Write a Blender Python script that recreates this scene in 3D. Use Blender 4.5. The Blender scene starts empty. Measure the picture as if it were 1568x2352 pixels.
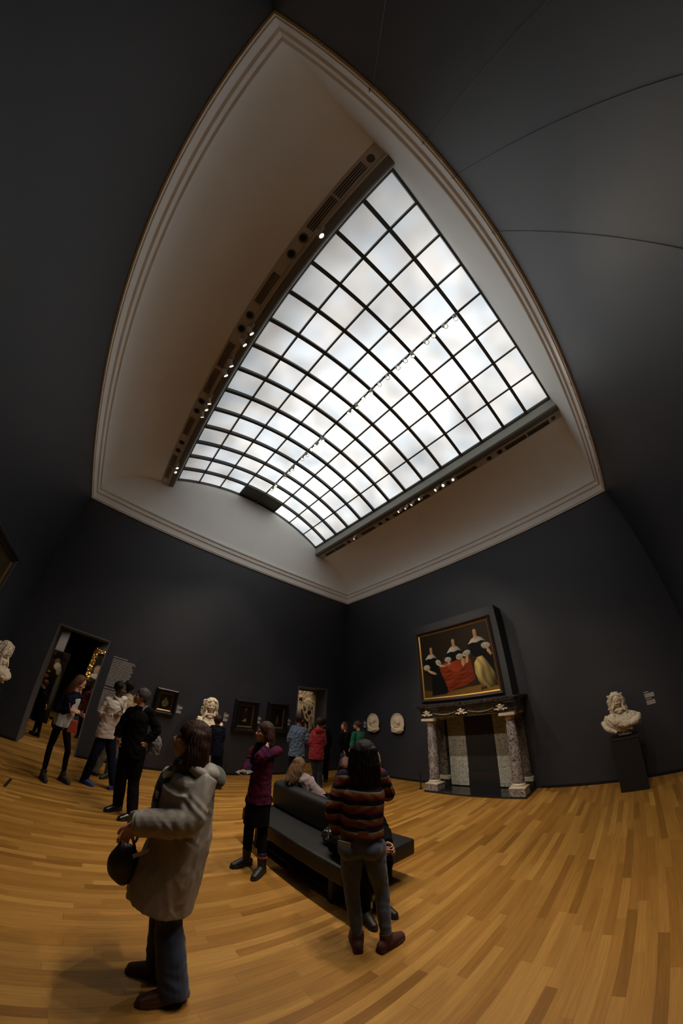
import bpy, bmesh, math, random
import numpy as np
from mathutils import Vector, Matrix, noise
random.seed(7)
PI = math.pi
SC = bpy.context.scene
COL = SC.collection

# ------------------------------------------------------------------ helpers
def tag(o, label=None, cat=None, group=None, kind=None):
    if label: o['label'] = label
    if cat: o['category'] = cat
    if group: o['group'] = group
    if kind: o['kind'] = kind
    return o

def empty(name, loc=(0, 0, 0), rz=0, **kw):
    o = bpy.data.objects.new(name, None); COL.objects.link(o)
    o.location = loc; o.rotation_euler = (0, 0, rz); o.empty_display_size = .1
    return tag(o, **kw)

def link(name, me, parent=None):
    o = bpy.data.objects.new(name, me); COL.objects.link(o)
    if parent is not None: o.parent = parent
    return o

def copy_tree(o, parent=None):
    kids = [c for c in COL.objects if c.parent == o]
    c = o.copy(); COL.objects.link(c)
    if parent is not None: c.parent = parent
    for k in kids: copy_tree(k, c)
    return c

class MB:
    """collects shapes, then links them as one mesh object"""
    def __init__(s): s.v = []; s.f = []; s.m = []
    def add(s, vs, fs, mi=0):
        b = len(s.v); s.v += [tuple(v) for v in vs]
        s.f += [tuple(b + i for i in f) for f in fs]; s.m += [mi] * len(fs)
        return s
    def box(s, lo, hi, mi=0):
        (a, b, c), (d, e, f) = lo, hi
        return s.add([(a,b,c),(d,b,c),(d,e,c),(a,e,c),(a,b,f),(d,b,f),(d,e,f),(a,e,f)],
                     [(0,3,2,1),(4,5,6,7),(0,1,5,4),(1,2,6,5),(2,3,7,6),(3,0,4,7)], mi)
    def prism(s, poly, fn, t0, t1, mi=0, caps=True):
        """poly: 2D outline, fn(a,b,t)->xyz"""
        n = len(poly)
        vs = [fn(a, b, t0) for a, b in poly] + [fn(a, b, t1) for a, b in poly]
        fs = [(i, (i+1) % n, n + (i+1) % n, n + i) for i in range(n)]
        if caps: fs += [tuple(range(n))[::-1], tuple(range(n, 2*n))]
        return s.add(vs, fs, mi)
    def lathe(s, prof, c=(0,0,0), n=24, mi=0, axis='z', cap=True):
        vs = []; fs = []; k = len(prof)
        for r, z in prof:
            for i in range(n):
                a = 2*PI*i/n; x, y = r*math.cos(a), r*math.sin(a)
                p = (x, y, z) if axis == 'z' else ((z, x, y) if axis == 'x' else (y, z, x))
                vs.append((c[0]+p[0], c[1]+p[1], c[2]+p[2]))
        for j in range(k-1):
            for i in range(n):
                fs.append((j*n+i, j*n+(i+1) % n, (j+1)*n+(i+1) % n, (j+1)*n+i))
        if cap: fs += [tuple(range(n))[::-1], tuple(range((k-1)*n, k*n))]
        return s.add(vs, fs, mi)
    def ell(s, c, r, rot=None, n=16, m=10, mi=0):
        vs = []; fs = []
        R = rot if rot is not None else Matrix.Identity(3)
        c = Vector(c)
        vs.append(c + R @ Vector((0, 0, -r[2])))
        for j in range(1, m):
            t = -PI/2 + PI*j/m
            for i in range(n):
                a = 2*PI*i/n
                vs.append(c + R @ Vector((r[0]*math.cos(t)*math.cos(a), r[1]*math.cos(t)*math.sin(a), r[2]*math.sin(t))))
        vs.append(c + R @ Vector((0, 0, r[2]))); top = len(vs)-1
        for i in range(n):
            fs.append((0, 1+(i+1) % n, 1+i))
            fs.append((top, 1+(m-2)*n+i, 1+(m-2)*n+(i+1) % n))
        for j in range(m-2):
            for i in range(n):
                a = 1+j*n
                fs.append((a+i, a+(i+1) % n, a+n+(i+1) % n, a+n+i))
        return s.add(vs, fs, mi)
    def tube(s, pts, rad, n=12, mi=0, side=None, cap=True):
        """swept tube; rad entries r or (r_side, r_front); side = direction of first radius"""
        P = [Vector(p) for p in pts]; k = len(P)
        vs = []; fs = []; prev = None
        for i, p in enumerate(P):
            t = (P[min(i+1, k-1)] - P[max(i-1, 0)])
            t = t.normalized() if t.length > 1e-9 else Vector((0, 0, 1))
            if side is not None: u = Vector(side)
            elif prev is not None: u = prev
            else: u = Vector((1, 0, 0)) if abs(t.x) < .8 else Vector((0, 1, 0))
            u = (u - t*u.dot(t))
            if u.length < 1e-6: u = Vector((0, 1, 0)) - t*t.y
            u.normalize(); w = t.cross(u); prev = u
            r = rad[i] if isinstance(rad, (list, tuple)) else rad
            ra, rb = r if isinstance(r, (list, tuple)) else (r, r)
            for j in range(n):
                a = 2*PI*j/n
                vs.append(p + u*(ra*math.cos(a)) + w*(rb*math.sin(a)))
        for i in range(k-1):
            for j in range(n):
                fs.append((i*n+j, i*n+(j+1) % n, (i+1)*n+(j+1) % n, (i+1)*n+j))
        if cap: fs += [tuple(range(n))[::-1], tuple(range((k-1)*n, k*n))]
        return s.add(vs, fs, mi)
    def limb(s, pts, rad, n=14, side=None, mi=0):
        """tube with rounded ends and smooth interpolation"""
        P = [Vector(p) for p in pts]; Rr = [tuple(r) if isinstance(r, (list, tuple)) else (r, r) for r in rad]
        q = []; rr = []
        k = len(P)
        for i in range(k-1):
            p0 = P[max(i-1, 0)]; p1 = P[i]; p2 = P[i+1]; p3 = P[min(i+2, k-1)]
            st = 4
            for j in range(st):
                t = j/st
                c = .5*((2*p1)+(p2-p0)*t+(2*p0-5*p1+4*p2-p3)*t*t+(3*p1-p0-3*p2+p3)*t**3)
                q.append(c); sm = t*t*(3-2*t)
                rr.append(tuple(Rr[i][a]*(1-sm)+Rr[i+1][a]*sm for a in (0, 1)))
        q.append(P[-1]); rr.append(Rr[-1])
        # rounded ends
        t0 = (q[0]-q[1]).normalized(); t1 = (q[-1]-q[-2]).normalized()
        e0 = min(rr[0]); e1 = min(rr[-1])
        pre = [(q[0]+t0*e0*math.sin(a), tuple(x*math.cos(a) for x in rr[0])) for a in (1.45, 1.1, .7, .35)]
        post = [(q[-1]+t1*e1*math.sin(a), tuple(x*math.cos(a) for x in rr[-1])) for a in (.35, .7, 1.1, 1.45)]
        return s.tube([a for a, b in pre]+q+[a for a, b in post], [b for a, b in pre]+rr+[b for a, b in post], n, mi, side)
    def mesh(s, name, mats, smooth=False):
        me = bpy.data.meshes.new(name); me.from_pydata(s.v, [], s.f)
        for m in (mats if isinstance(mats, (list, tuple)) else [mats]): me.materials.append(m)
        if len(me.materials) > 1: me.polygons.foreach_set('material_index', s.m)
        if smooth: me.polygons.foreach_set('use_smooth', [True]*len(me.polygons))
        me.update(); return me
    def build(s, name, mats, parent=None, smooth=False, bevel=0, wn=False, **kw):
        o = link(name, s.mesh(name, mats, smooth), parent)
        if bevel:
            b = o.modifiers.new('bevel', 'BEVEL'); b.width = bevel; b.segments = 2; b.limit_method = 'ANGLE'; b.angle_limit = .6
        return tag(o, **kw)
    def clay(s, name, mats, parent=None, voxel=.008, smooth=3, disp=None, wet=None, **kw):
        """fuses the overlapping shapes into one continuous surface"""
        me = s.mesh(name, mats); t = bpy.data.objects.new('tmp', me); COL.objects.link(t)
        r = t.modifiers.new('r', 'REMESH'); r.mode = 'VOXEL'; r.voxel_size = voxel; r.use_smooth_shade = True
        if smooth:
            q = t.modifiers.new('s', 'SMOOTH'); q.factor = .5; q.iterations = smooth
        dg = bpy.context.evaluated_depsgraph_get(); ev = t.evaluated_get(dg)
        m2 = bpy.data.meshes.new_from_object(ev, preserve_all_data_layers=False, depsgraph=dg)
        bpy.data.objects.remove(t); bpy.data.meshes.remove(me)
        m2.name = name
        m2.materials.clear()
        for m in (mats if isinstance(mats, (list, tuple)) else [mats]): m2.materials.append(m)
        n = len(m2.vertices)
        co = np.empty(n*3, np.float32); m2.vertices.foreach_get('co', co); co = co.reshape(-1, 3).astype(float)
        if disp is not None and n:
            no = np.empty(n*3, np.float32); m2.vertices.foreach_get('normal', no); no = no.reshape(-1, 3)
            co = co + no * disp(co, no)[:, None]
            m2.vertices.foreach_set('co', co.astype(np.float32).ravel())
        m2.polygons.foreach_set('use_smooth', [True]*len(m2.polygons))
        m2.update()
        return tag(link(name, m2, parent), **kw)

def wav(co, seed, scale, warp=.6, n=5):
    """smooth folded noise from a few crossed waves, range about -1..1"""
    rs = np.random.RandomState(seed); p = co / np.array(scale)
    q = p + warp*np.sin(p[:, [1, 2, 0]]*1.7 + rs.rand(3)*6)
    out = 0
    for i in range(n):
        d = rs.randn(3); d /= np.linalg.norm(d)
        out = out + np.sin(q @ d * (2.2+rs.rand()*2.5) + rs.rand()*6)
    return out/n*1.3

# ------------------------------------------------------------------ materials
MATS = {}
def nodes(name):
    m = bpy.data.materials.new(name); m.use_nodes = True
    nt = m.node_tree; b = nt.nodes['Principled BSDF']
    return m, nt, b
def mat(name, col, rough=.7, metal=0, var=.12, vscale=6, bump=0, bscale=60, spec=.5, sheen=0, stretch=(1, 1, 1), coat=0):
    if name in MATS: return MATS[name]
    m, nt, b = nodes(name); N = nt.nodes; L = nt.links
    tc = N.new('ShaderNodeTexCoord'); mp = N.new('ShaderNodeMapping'); mp.inputs['Scale'].default_value = stretch
    L.new(tc.outputs['Object'], mp.inputs['Vector'])
    nz = N.new('ShaderNodeTexNoise'); nz.inputs['Scale'].default_value = vscale; nz.inputs['Detail'].default_value = 4
    L.new(mp.outputs[0], nz.inputs['Vector'])
    mx = N.new('ShaderNodeMixRGB'); mx.inputs[1].default_value = (*[c*(1-var) for c in col], 1); mx.inputs[2].default_value = (*[min(1, c*(1+var)) for c in col], 1)
    L.new(nz.outputs['Fac'], mx.inputs[0]); L.new(mx.outputs[0], b.inputs['Base Color'])
    b.inputs['Roughness'].default_value = rough; b.inputs['Metallic'].default_value = metal
    b.inputs['Specular IOR Level'].default_value = spec
    if sheen: b.inputs['Sheen Weight'].default_value = sheen
    if coat: b.inputs['Coat Weight'].default_value = coat
    if bump:
        n2 = N.new('ShaderNodeTexNoise'); n2.inputs['Scale'].default_value = bscale; n2.inputs['Detail'].default_value = 3
        L.new(mp.outputs[0], n2.inputs['Vector'])
        bp = N.new('ShaderNodeBump'); bp.inputs['Strength'].default_value = bump; bp.inputs['Distance'].default_value = .01
        L.new(n2.outputs['Fac'], bp.inputs['Height']); L.new(bp.outputs[0], b.inputs['Normal'])
    MATS[name] = m; return m

def emis(name, col, st):
    if name in MATS: return MATS[name]
    m, nt, b = nodes(name); b.inputs['Base Color'].default_value = (*col, 1)
    b.inputs['Emission Color'].default_value = (*col, 1); b.inputs['Emission Strength'].default_value = st
    MATS[name] = m; return m

def floor_mat():
    m, nt, b = nodes('oak_strip_floor'); N = nt.nodes; L = nt.links
    def M(op, a, c=None, d=None):
        n = N.new('ShaderNodeMath'); n.operation = op
        for i, v in enumerate((a, c, d)):
            if v is None: continue
            if isinstance(v, (int, float)): n.inputs[i].default_value = v
            else: L.new(v, n.inputs[i])
        return n.outputs[0]
    tc = N.new('ShaderNodeTexCoord'); sx = N.new('ShaderNodeSeparateXYZ'); L.new(tc.outputs['Object'], sx.inputs[0])
    W = .072; Ln = .95
    row = M('FLOOR', M('DIVIDE', sx.outputs[1], W))
    wn = N.new('ShaderNodeTexWhiteNoise'); wn.noise_dimensions = '1D'; L.new(row, wn.inputs['W'])
    xo = M('ADD', M('DIVIDE', sx.outputs[0], Ln), M('MULTIPLY', wn.outputs['Value'], 7.3))
    # boards of unequal length: warp along the row
    xo = M('ADD', xo, M('MULTIPLY', M('SINE', M('ADD', M('MULTIPLY', xo, 2.4), row)), .22))
    colm = M('FLOOR', xo)
    cb = N.new('ShaderNodeCombineXYZ'); L.new(row, cb.inputs[0]); L.new(colm, cb.inputs[1])
    w2 = N.new('ShaderNodeTexWhiteNoise'); w2.noise_dimensions = '2D'; L.new(cb.outputs[0], w2.inputs['Vector'])
    rp = N.new('ShaderNodeValToRGB'); e = rp.color_ramp.elements
    e[0].position = 0; e[0].color = (.19, .083, .012, 1); e[1].position = 1; e[1].color = (.37, .190, .036, 1)
    for p, c in ((.12, (.245, .110, .016, 1)), (.45, (.285, .134, .021, 1)), (.85, (.325, .160, .028, 1))):
        x = e.new(p); x.color = c
    L.new(w2.outputs['Value'], rp.inputs[0])
    # grain
    mp = N.new('ShaderNodeMapping'); mp.inputs['Scale'].default_value = (1.6, 42, 1); L.new(tc.outputs['Object'], mp.inputs['Vector'])
    ad = N.new('ShaderNodeVectorMath'); ad.operation = 'ADD'; L.new(mp.outputs[0], ad.inputs[0]); L.new(w2.outputs['Color'], ad.inputs[1])
    nz = N.new('ShaderNodeTexNoise'); nz.inputs['Scale'].default_value = 1.6; nz.inputs['Detail'].default_value = 6; nz.inputs['Roughness'].default_value = .65
    L.new(ad.outputs[0], nz.inputs['Vector'])
    g = N.new('ShaderNodeMixRGB'); g.blend_type = 'MULTIPLY'; g.inputs[0].default_value = 1
    gr = N.new('ShaderNodeMapRange'); gr.inputs['From Min'].default_value = .25; gr.inputs['From Max'].default_value = .75; gr.inputs['To Min'].default_value = .72; gr.inputs['To Max'].default_value = 1.18
    L.new(nz.outputs['Fac'], gr.inputs[0]); L.new(rp.outputs[0], g.inputs[1])
    cg = N.new('ShaderNodeCombineXYZ')
    for i in range(3): L.new(gr.outputs[0], cg.inputs[i])
    L.new(cg.outputs[0], g.inputs[2])
    # seams
    fy = M('FRACT', M('DIVIDE', sx.outputs[1], W)); fx = M('FRACT', xo)
    sm = M('MAXIMUM', M('LESS_THAN', fy, .03), M('LESS_THAN', fx, .004))
    sx2 = N.new('ShaderNodeMixRGB'); sx2.inputs[2].default_value = (.12, .055, .014, 1)
    L.new(M('MULTIPLY', sm, .40), sx2.inputs[0]); L.new(g.outputs[0], sx2.inputs[1]); L.new(sx2.outputs[0], b.inputs['Base Color'])
    rr = N.new('ShaderNodeMapRange'); rr.inputs['To Min'].default_value = .42; rr.inputs['To Max'].default_value = .6
    L.new(w2.outputs['Value'], rr.inputs[0]); L.new(rr.outputs[0], b.inputs['Roughness'])
    bp = N.new('ShaderNodeBump'); bp.inputs['Strength'].default_value = .12; bp.inputs['Distance'].default_value = .002
    L.new(M('SUBTRACT', nz.outputs['Fac'], sm), bp.inputs['Height']); L.new(bp.outputs[0], b.inputs['Normal'])
    b.inputs['Specular IOR Level'].default_value = .4
    return m

def fabric_wall():
    m = mat('dark_blue_grey_wall_cloth', (.0168, .0195, .0290), .5, var=.10, vscale=1.2, bump=.25, bscale=420, spec=.66)
    return m
def marble(name, c0, c1, scale=14, dist=6, rough=.25):
    m, nt, b = nodes(name); N = nt.nodes; L = nt.links
    tc = N.new('ShaderNodeTexCoord'); nz = N.new('ShaderNodeTexNoise'); nz.inputs['Scale'].default_value = scale
    nz.inputs['Detail'].default_value = 8; nz.inputs['Distortion'].default_value = dist; nz.inputs['Roughness'].default_value = .65
    L.new(tc.outputs['Object'], nz.inputs['Vector'])
    rp = N.new('ShaderNodeValToRGB'); e = rp.color_ramp.elements
    e[0].position = .36; e[0].color = (*c0, 1); e[1].position = .66; e[1].color = (*c1, 1)
    L.new(nz.outputs['Fac'], rp.inputs[0]); L.new(rp.outputs[0], b.inputs['Base Color']); b.inputs['Roughness'].default_value = rough
    MATS[name] = m; return m

def endlimb(q, pts, rad, side=None, n=28):
    """smooth tube with crisp flat ends (hems and cuffs)"""
    P = [Vector(p) for p in pts]; Rr = [tuple(r) if isinstance(r, (list, tuple)) else (r, r) for r in rad]; a = []; b = []
    k = len(P)
    for i in range(k-1):
        p0 = P[max(i-1, 0)]; p1 = P[i]; p2 = P[i+1]; p3 = P[min(i+2, k-1)]
        for j in range(5):
            t = j/5; a.append(.5*((2*p1)+(p2-p0)*t+(2*p0-5*p1+4*p2-p3)*t*t+(3*p1-p0-3*p2+p3)*t**3)); sm = t*t*(3-2*t)
            b.append(tuple(Rr[i][c]*(1-sm)+Rr[i+1][c]*sm for c in (0, 1)))
    a.append(P[-1]); b.append(Rr[-1])
    return q.tube(a, b, n, 0, side)

def hand(q, w, tip, palm, s=1.0, curl=.5, thumb=1):
    """w wrist, tip where the knuckles point to, palm direction the palm faces"""
    w = Vector(w); d = (Vector(tip)-w).normalized(); p = Vector(palm); p = (p-d*p.dot(d)); p = p.normalized() if p.length > 1e-4 else d.orthogonal().normalized()
    x = d.cross(p)*thumb          # towards the thumb
    R = Matrix((x, d, p)).transposed()
    q.limb([w-d*.02, w+d*.02*s, w+d*.055*s], [(.024*s, .019*s), (.032*s, .016*s), (.038*s, .014*s)], 12, x)
    q.ell(w+d*.058*s, (.039*s, .040*s, .014*s), R, 14, 10)
    L = [.068, .078, .073, .058]
    for i in range(4):
        b = w+d*(.088+(-.004 if i in (0, 3) else .002))*s+x*(.028-.0185*i)*s; l = L[i]*s
        a1 = curl*(.55+.08*i); a2 = curl*(1.3+.1*i); dd = d+x*(.10-.07*i); dd.normalize()
        k1 = b+(dd*math.cos(a1)+p*math.sin(a1))*l*.45; k2 = k1+(dd*math.cos(a2)+p*math.sin(a2))*l*.32; k3 = k2+(dd*math.cos(a2*1.3)+p*math.sin(a2*1.3))*l*.26
        q.limb([b-d*.012*s, k1, k2, k3], [.0092*s, .0088*s, .008*s, .0068*s], 8)
    t0 = w+d*.022*s+x*.028*s; t1 = t0+(d*.55+x*.75+p*.25).normalized()*.036*s; t2 = t1+(d*.85+x*.35+p*.3).normalized()*.028*s; t3 = t2+(d*.95+p*.25).normalized()*.020*s
    q.limb([t0, t1, t2, t3], [.0135*s, .0115*s, .0098*s, .008*s], 8)


# ------------------------------------------------------------------ camera
XW, XE, YS, YN, H = -2.206, 7.111, -1.372, 7.825, 5.72
cd = bpy.data.cameras.new('camera'); cam = bpy.data.objects.new('camera', cd); COL.objects.link(cam); SC.camera = cam
cd.type = 'PANO'; cd.panorama_type = 'FISHEYE_LENS_POLYNOMIAL'
cd.sensor_fit = 'VERTICAL'; cd.sensor_width = 24; cd.sensor_height = 36; cd.fisheye_fov = math.radians(220)
LENS = [0.106802906, -0.000837379, -6.5075e-05, 1.743e-06]
cd.fisheye_polynomial_k0 = 0
cd.fisheye_polynomial_k1, cd.fisheye_polynomial_k2, cd.fisheye_polynomial_k3, cd.fisheye_polynomial_k4 = [-x for x in LENS]
cd.clip_start = .02; cd.clip_end = 100
RR = [[0.7473851, -0.6636925, 0.03046], [-0.4408058, -0.4610464, 0.770147], [0.4970973, 0.5890234, 0.6371387]]
cam.matrix_world = Matrix(((RR[0][0], RR[1][0], -RR[2][0], 0), (RR[0][1], RR[1][1], -RR[2][1], 0), (RR[0][2], RR[1][2], -RR[2][2], 1.8), (0, 0, 0, 1)))
SC.view_settings.view_transform = 'Standard'; SC.view_settings.look = 'None'; SC.view_settings.exposure = 0; SC.view_settings.gamma = 1
SC.view_settings.use_curve_mapping = False
SC.cycles.use_denoising = True; SC.cycles.max_bounces = 5; SC.cycles.diffuse_bounces = 4; SC.cycles.glossy_bounces = 2; SC.cycles.transmission_bounces = 1
SC.cycles.use_adaptive_sampling = True; SC.cycles.adaptive_threshold = .06; SC.cycles.adaptive_min_samples = 20; SC.cycles.caustics_reflective = False; SC.cycles.caustics_refractive = False
w = bpy.data.worlds.new('world'); SC.world = w; w.use_nodes = True
w.node_tree.nodes['Background'].inputs[0].default_value = (.0, .0, .0, 1)

# ------------------------------------------------------------------ materials
WALL = fabric_wall()
PLASTER = mat('warm_white_plaster', (.90, .895, .86), .85, var=.03, vscale=2)
OAK = floor_mat()
JAMB = mat('grey_painted_reveal', (.10, .095, .095), .6, var=.06)
BEAMM = mat('taupe_painted_beam', (.13, .12, .105), .7, var=.05)
STRIPM = mat('taupe_vent_strip_paint', (.50, .46, .40), .8, var=.03)
RIBM = mat('dark_bronze_green_metal', (.055, .055, .048), .45, metal=.3, var=.05)
LEDGE = mat('pale_green_grey_paint', (.36, .37, .32), .6, var=.04)
BLACK = mat('matt_black', (.004, .004, .004), .6, var=.05)
SOFTB = mat('soft_black_lacquer', (.006, .0055, .0055), .3, var=.1)
WHITEM = mat('white_enamel', (.55, .53, .48), .4, var=.03)
DARKHOLE = mat('dark_duct', (.012, .010, .008), .9)
GOLD = mat('gilded_wood', (.52, .30, .07), .32, metal=.85, var=.25, vscale=30, bump=.3, bscale=120)
STEEL = mat('galvanised_steel', (.35, .35, .33), .35, metal=.9)

T = .566
# ------------------------------------------------------------------ floor and walls
f = MB(); f.box((XW-.6, YS-.6, -.12), (XE+.6, YN, 0)).box((XW-.6, YN, -.12), (XE+1.6, YN+6.2, 0)); f.build('floor', OAK, kind='structure')
D1 = (-1.345, -.158, 2.545); D2 = (5.15, 6.30, 2.50)
wn_ = MB()
def wbox(x0, x1, z0, z1): wn_.box((x0, YN, z0), (x1, YN+T, z1))
wbox(XW-.3, D1[0], 0, 8.6); wbox(D1[0], D1[1], D1[2], 8.6); wbox(D1[1], D2[0], 0, 8.6); wbox(D2[0], D2[1], D2[2], 8.6); wbox(D2[1], XE+.3, 0, 8.6)
wn_.build('wall_north', WALL, kind='structure')
MB().box((XE, YS-.3, 0), (XE+.3, YN, 8.6)).build('wall_east', WALL, kind='structure')
MB().box((XW-.3, YS-.3, 0), (XW, YN, 8.6)).build('wall_west', WALL, kind='structure')
MB().box((XW, YS-.3, 0), (XE, YS, 8.6)).build('wall_south', WALL, kind='structure')
# thin skirting reveals
for nm, lo, hi in (('baseboard_west', (XW, YS, 0), (XW+.012, YN-.012, .05)), ('baseboard_south', (XW+.012, YS, 0), (XE-.012, YS+.012, .05))):
    MB().box(lo, hi).build(nm, SOFTB, kind='structure')
b = MB()
for x0, x1 in ((XW+.012, D1[0]-.03), (D1[1]+.03, D2[0]-.03), (D2[1]+.03, XE-.012)): b.box((x0, YN-.012, 0), (x1, YN, .05))
b.build('baseboard_north', SOFTB, kind='structure')
b = MB(); b.box((XE-.012, YS+.012, 0), (XE, 1.98, .05)).box((XE-.012, 4.62, 0), (XE, YN-.012, .05)); b.build('baseboard_east', SOFTB, kind='structure')
# door reveals: painted lining of the two openings
for k, (x0, x1, z1) in enumerate((D1, D2)):
    d = empty('door_%d' % (k+1), ((x0+x1)/2, YN, 0), kind='structure')
    m = MB(); t = .028; cx = (x0+x1)/2
    m.box((x0-cx-.0, -.006, 0), (x0-cx+t, T+.004, z1)).box((x1-cx-t, -.006, 0), (x1-cx, T+.004, z1)).box((x0-cx+t, -.006, z1-t), (x1-cx-t, T+.004, z1))
    m.build('door_lining', JAMB, d)
    m = MB(); m.box((x0-cx+t, 0, 0), (x1-cx-t, .004, .004)); m.build('threshold', STEEL, d)
# next room
MB().box((XW-.6, YN+6, 0), (XE+1.6, YN+6.2, 4.2)).build('wall_far_north', WALL, kind='structure')
MB().box((XE+1.4, YN+T, 0), (XE+1.6, YN+6, 4.2)).build('wall_far_east', WALL, kind='structure')
MB().box((XW-.6, YN+T, 0), (XW-.4, YN+6, 4.2)).build('wall_far_west', WALL, kind='structure')
MB().box((XW-.6, YN+T, 4.2), (XE+1.6, YN+6.2, 4.3)).build('ceiling_far', BEAMM, kind='structure')
GREYW = mat('mid_grey_wall_paint', (.085, .078, .082), .7, var=.05)

# ------------------------------------------------------------------ cornice (one continuous moulding)
prof = [(0, 5.715), (.028, 5.715), (.030, 5.745), (.046, 5.75), (.046, 5.912), (.034, 5.918), (.034, 5.932), (.075, 5.94), (.078, 6.035), (.066, 6.04), (.066, 6.052), (.105, 6.062), (.11, 6.092), (.09, 6.10), (.09, 6.115), (.04, 6.125), (0, 6.13)]
m = MB(); rings = []
for off, z in prof:
    rings.append([(XW+off, YS+off, z), (XE-off, YS+off, z), (XE-off, YN-off, z), (XW+off, YN-off, z)])
vs = [p for r in rings for p in r]; fs = []
for j in range(len(prof)-1):
    for i in range(4): fs.append((j*4+i, j*4+(i+1) % 4, (j+1)*4+(i+1) % 4, (j+1)*4+i))
m.add(vs, fs)
m.build('trim_1', PLASTER, kind='structure', label='pale moulded cornice running round the top of the dark walls')

# ------------------------------------------------------------------ coves, end walls, beams, skylight
XC = 2.438; XWH = 2.853; ZR, ZC = 7.634, 8.354
half = [(-2.206+.02, 6.12), (-2.17, 6.32), (-2.08, 6.52), (-1.93, 6.70), (-1.70, 6.885), (-1.50, 7.02), (-1.30, 7.125), (-1.0, 7.225), (-.80, 7.272)]
def catmull(pts, st=5):
    out = []; k = len(pts)
    for i in range(k-1):
        p0, p1, p2, p3 = [np.array(pts[j]) for j in (max(i-1, 0), i, i+1, min(i+2, k-1))]
        for j in range(st):
            t = j/st; out.append(tuple(.5*((2*p1)+(p2-p0)*t+(2*p0-5*p1+4*p2-p3)*t*t+(3*p1-p0-3*p2+p3)*t**3)))
    out.append(pts[-1]); return out
cv = catmull(half)
for side, nm in ((1, 'ceiling_west_cove'), (-1, 'ceiling_east_cove')):
    m = MB(); pts = [(x if side > 0 else 2*2.4525-x, z) for x, z in cv]
    n = len(pts); vs = [(x, YS, z) for x, z in pts] + [(x, YN, z) for x, z in pts]
    # give the cove thickness by a back skin
    vs += [(x-.08*side, YS, z+.10) for x, z in pts] + [(x-.08*side, YN, z+.10) for x, z in pts]
    fs = [(i, i+1, n+i+1, n+i) for i in range(n-1)] + [(2*n+i, 3*n+i, 3*n+i+1, 2*n+i+1) for i in range(n-1)]
    m.add(vs, fs); m.build(nm, PLASTER, smooth=True, kind='structure')
# end walls above the cornice (plaster lunettes)
S_ = ZC-ZR; RA = (XWH*XWH+S_*S_)/(2*S_); PHM = math.asin(XWH/RA)
def arc(u, dr=0):   # u 0..8
    ph = (u-4)/4*PHM
    return (XC+(RA+dr)*math.sin(ph), ZC-RA+(RA+dr)*math.cos(ph))
out = [(x, z) for x, z in cv] + [(-.42, 7.30), (XC-XWH, ZR)] + [arc(i/4) for i in range(1, 32)] + [(XC+XWH, ZR), (2*2.4525+.42, 7.30)] + [(2*2.4525-x, z) for x, z in cv[::-1]]
for nm, y0, y1 in (('wall_lunette_north', YN-.02, YN+.01), ('wall_lunette_south', YS-.01, YS+.02)):
    m = MB(); m.prism(out, lambda a, b_, t: (a, t, b_), y0, y1); m.build(nm, PLASTER, kind='structure')
# beams with vent strip, groove and downstand
def beam(side, nm, idx):
    X = (lambda x: x) if side > 0 else (lambda x: 2*2.4525-x)
    o = empty(nm, (0, 0, 0), kind='structure')
    pr = [(-.84, 7.285), (-.80, 7.262), (-.62, 7.252), (-.60, 7.262), (-.575, 7.262), (-.57, 7.228), (-.545, 7.225), (-.53, 7.262), (-.515, 7.262), (-.505, 7.27), (-.40, 7.29), (-.40, 7.50), (-.84, 7.50)]
    m = MB(); m.prism([(X(a), b_) for a, b_ in pr], lambda a, b_, t: (a, t, b_), YS+.02, YN-.02)
    m.build('vent_strip', STRIPM, o)
    m = MB(); m.prism([(X(a), b_) for a, b_ in [(-.506, 7.30), (-.506, 7.222), (-.415, 7.250), (-.392, 7.282), (-.392, 7.30)]], lambda a, b_, t: (a, t, b_), YS+.021, YN-.021)
    m.build('downstand', BEAMM, o)
    m = MB(); m.prism([(X(a), b_) for a, b_ in [(-.398, 7.30), (-.388, 7.30), (-.388, 7.56), (-.42, 7.58), (-.42, 7.50), (-.398, 7.50)]], lambda a, b_, t: (a, t, b_), YS+.02, YN-.02)
    m.build('inner_face', LEDGE, o)
    m = MB()
    m.prism([(X(a), b_) for a, b_ in [(-.43, 7.56), (-.375, 7.56), (-.355, 7.60), (-.36, 7.655), (-.43, 7.68)]], lambda a, b_, t: (a, t, b_), YS+.02, YN-.02)
    m.build('skylight_kerb', RIBM, o)
    holes = [.385, .70, 1.99, 2.30, 4.285, 4.60, 5.80, 6.14]
    for y in holes:
        c = (X(-.685), y, 7.2555)
        q = MB(); q.lathe([(.052, .004), (.062, -.006), (.066, -.012), (.078, -.012), (.080, -.002)], c, 28, cap=False); q.build('vent_ring', BEAMM, o, smooth=True)
        q = MB(); q.lathe([(.001, -.0045), (.054, -.0035)], c, 28, cap=True); q.build('vent_opening', DARKHOLE, o)
    q = MB(); q.lathe([(.001, -.012), (.058, -.010), (.062, 0)], (X(-.685), -1.15, 7.2555), 28); q.build('speaker_cover', mat('dark_grey_mesh', (.07, .065, .06), .8), o)
    for y0, y1 in ((-1.02, -.42), (-.38, .22), (1.10, 1.72), (2.66, 3.26), (3.34, 4.02), (4.86, 5.48), (6.38, 6.92), (6.97, 7.5)):
        q = MB()
        for k in range(4):
            xa = -.755+k*.036
            q.box((min(X(xa), X(xa+.014)), y0, 7.243-.002*k*0), (max(X(xa), X(xa+.014)), y1, 7.2585))
        q.build('slot_vent', DARKHOLE, o)
    # strip plate that carries the slots
    return o
beam(1, 'trim_2', 0); beam(-1, 'trim_3', 1)

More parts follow.
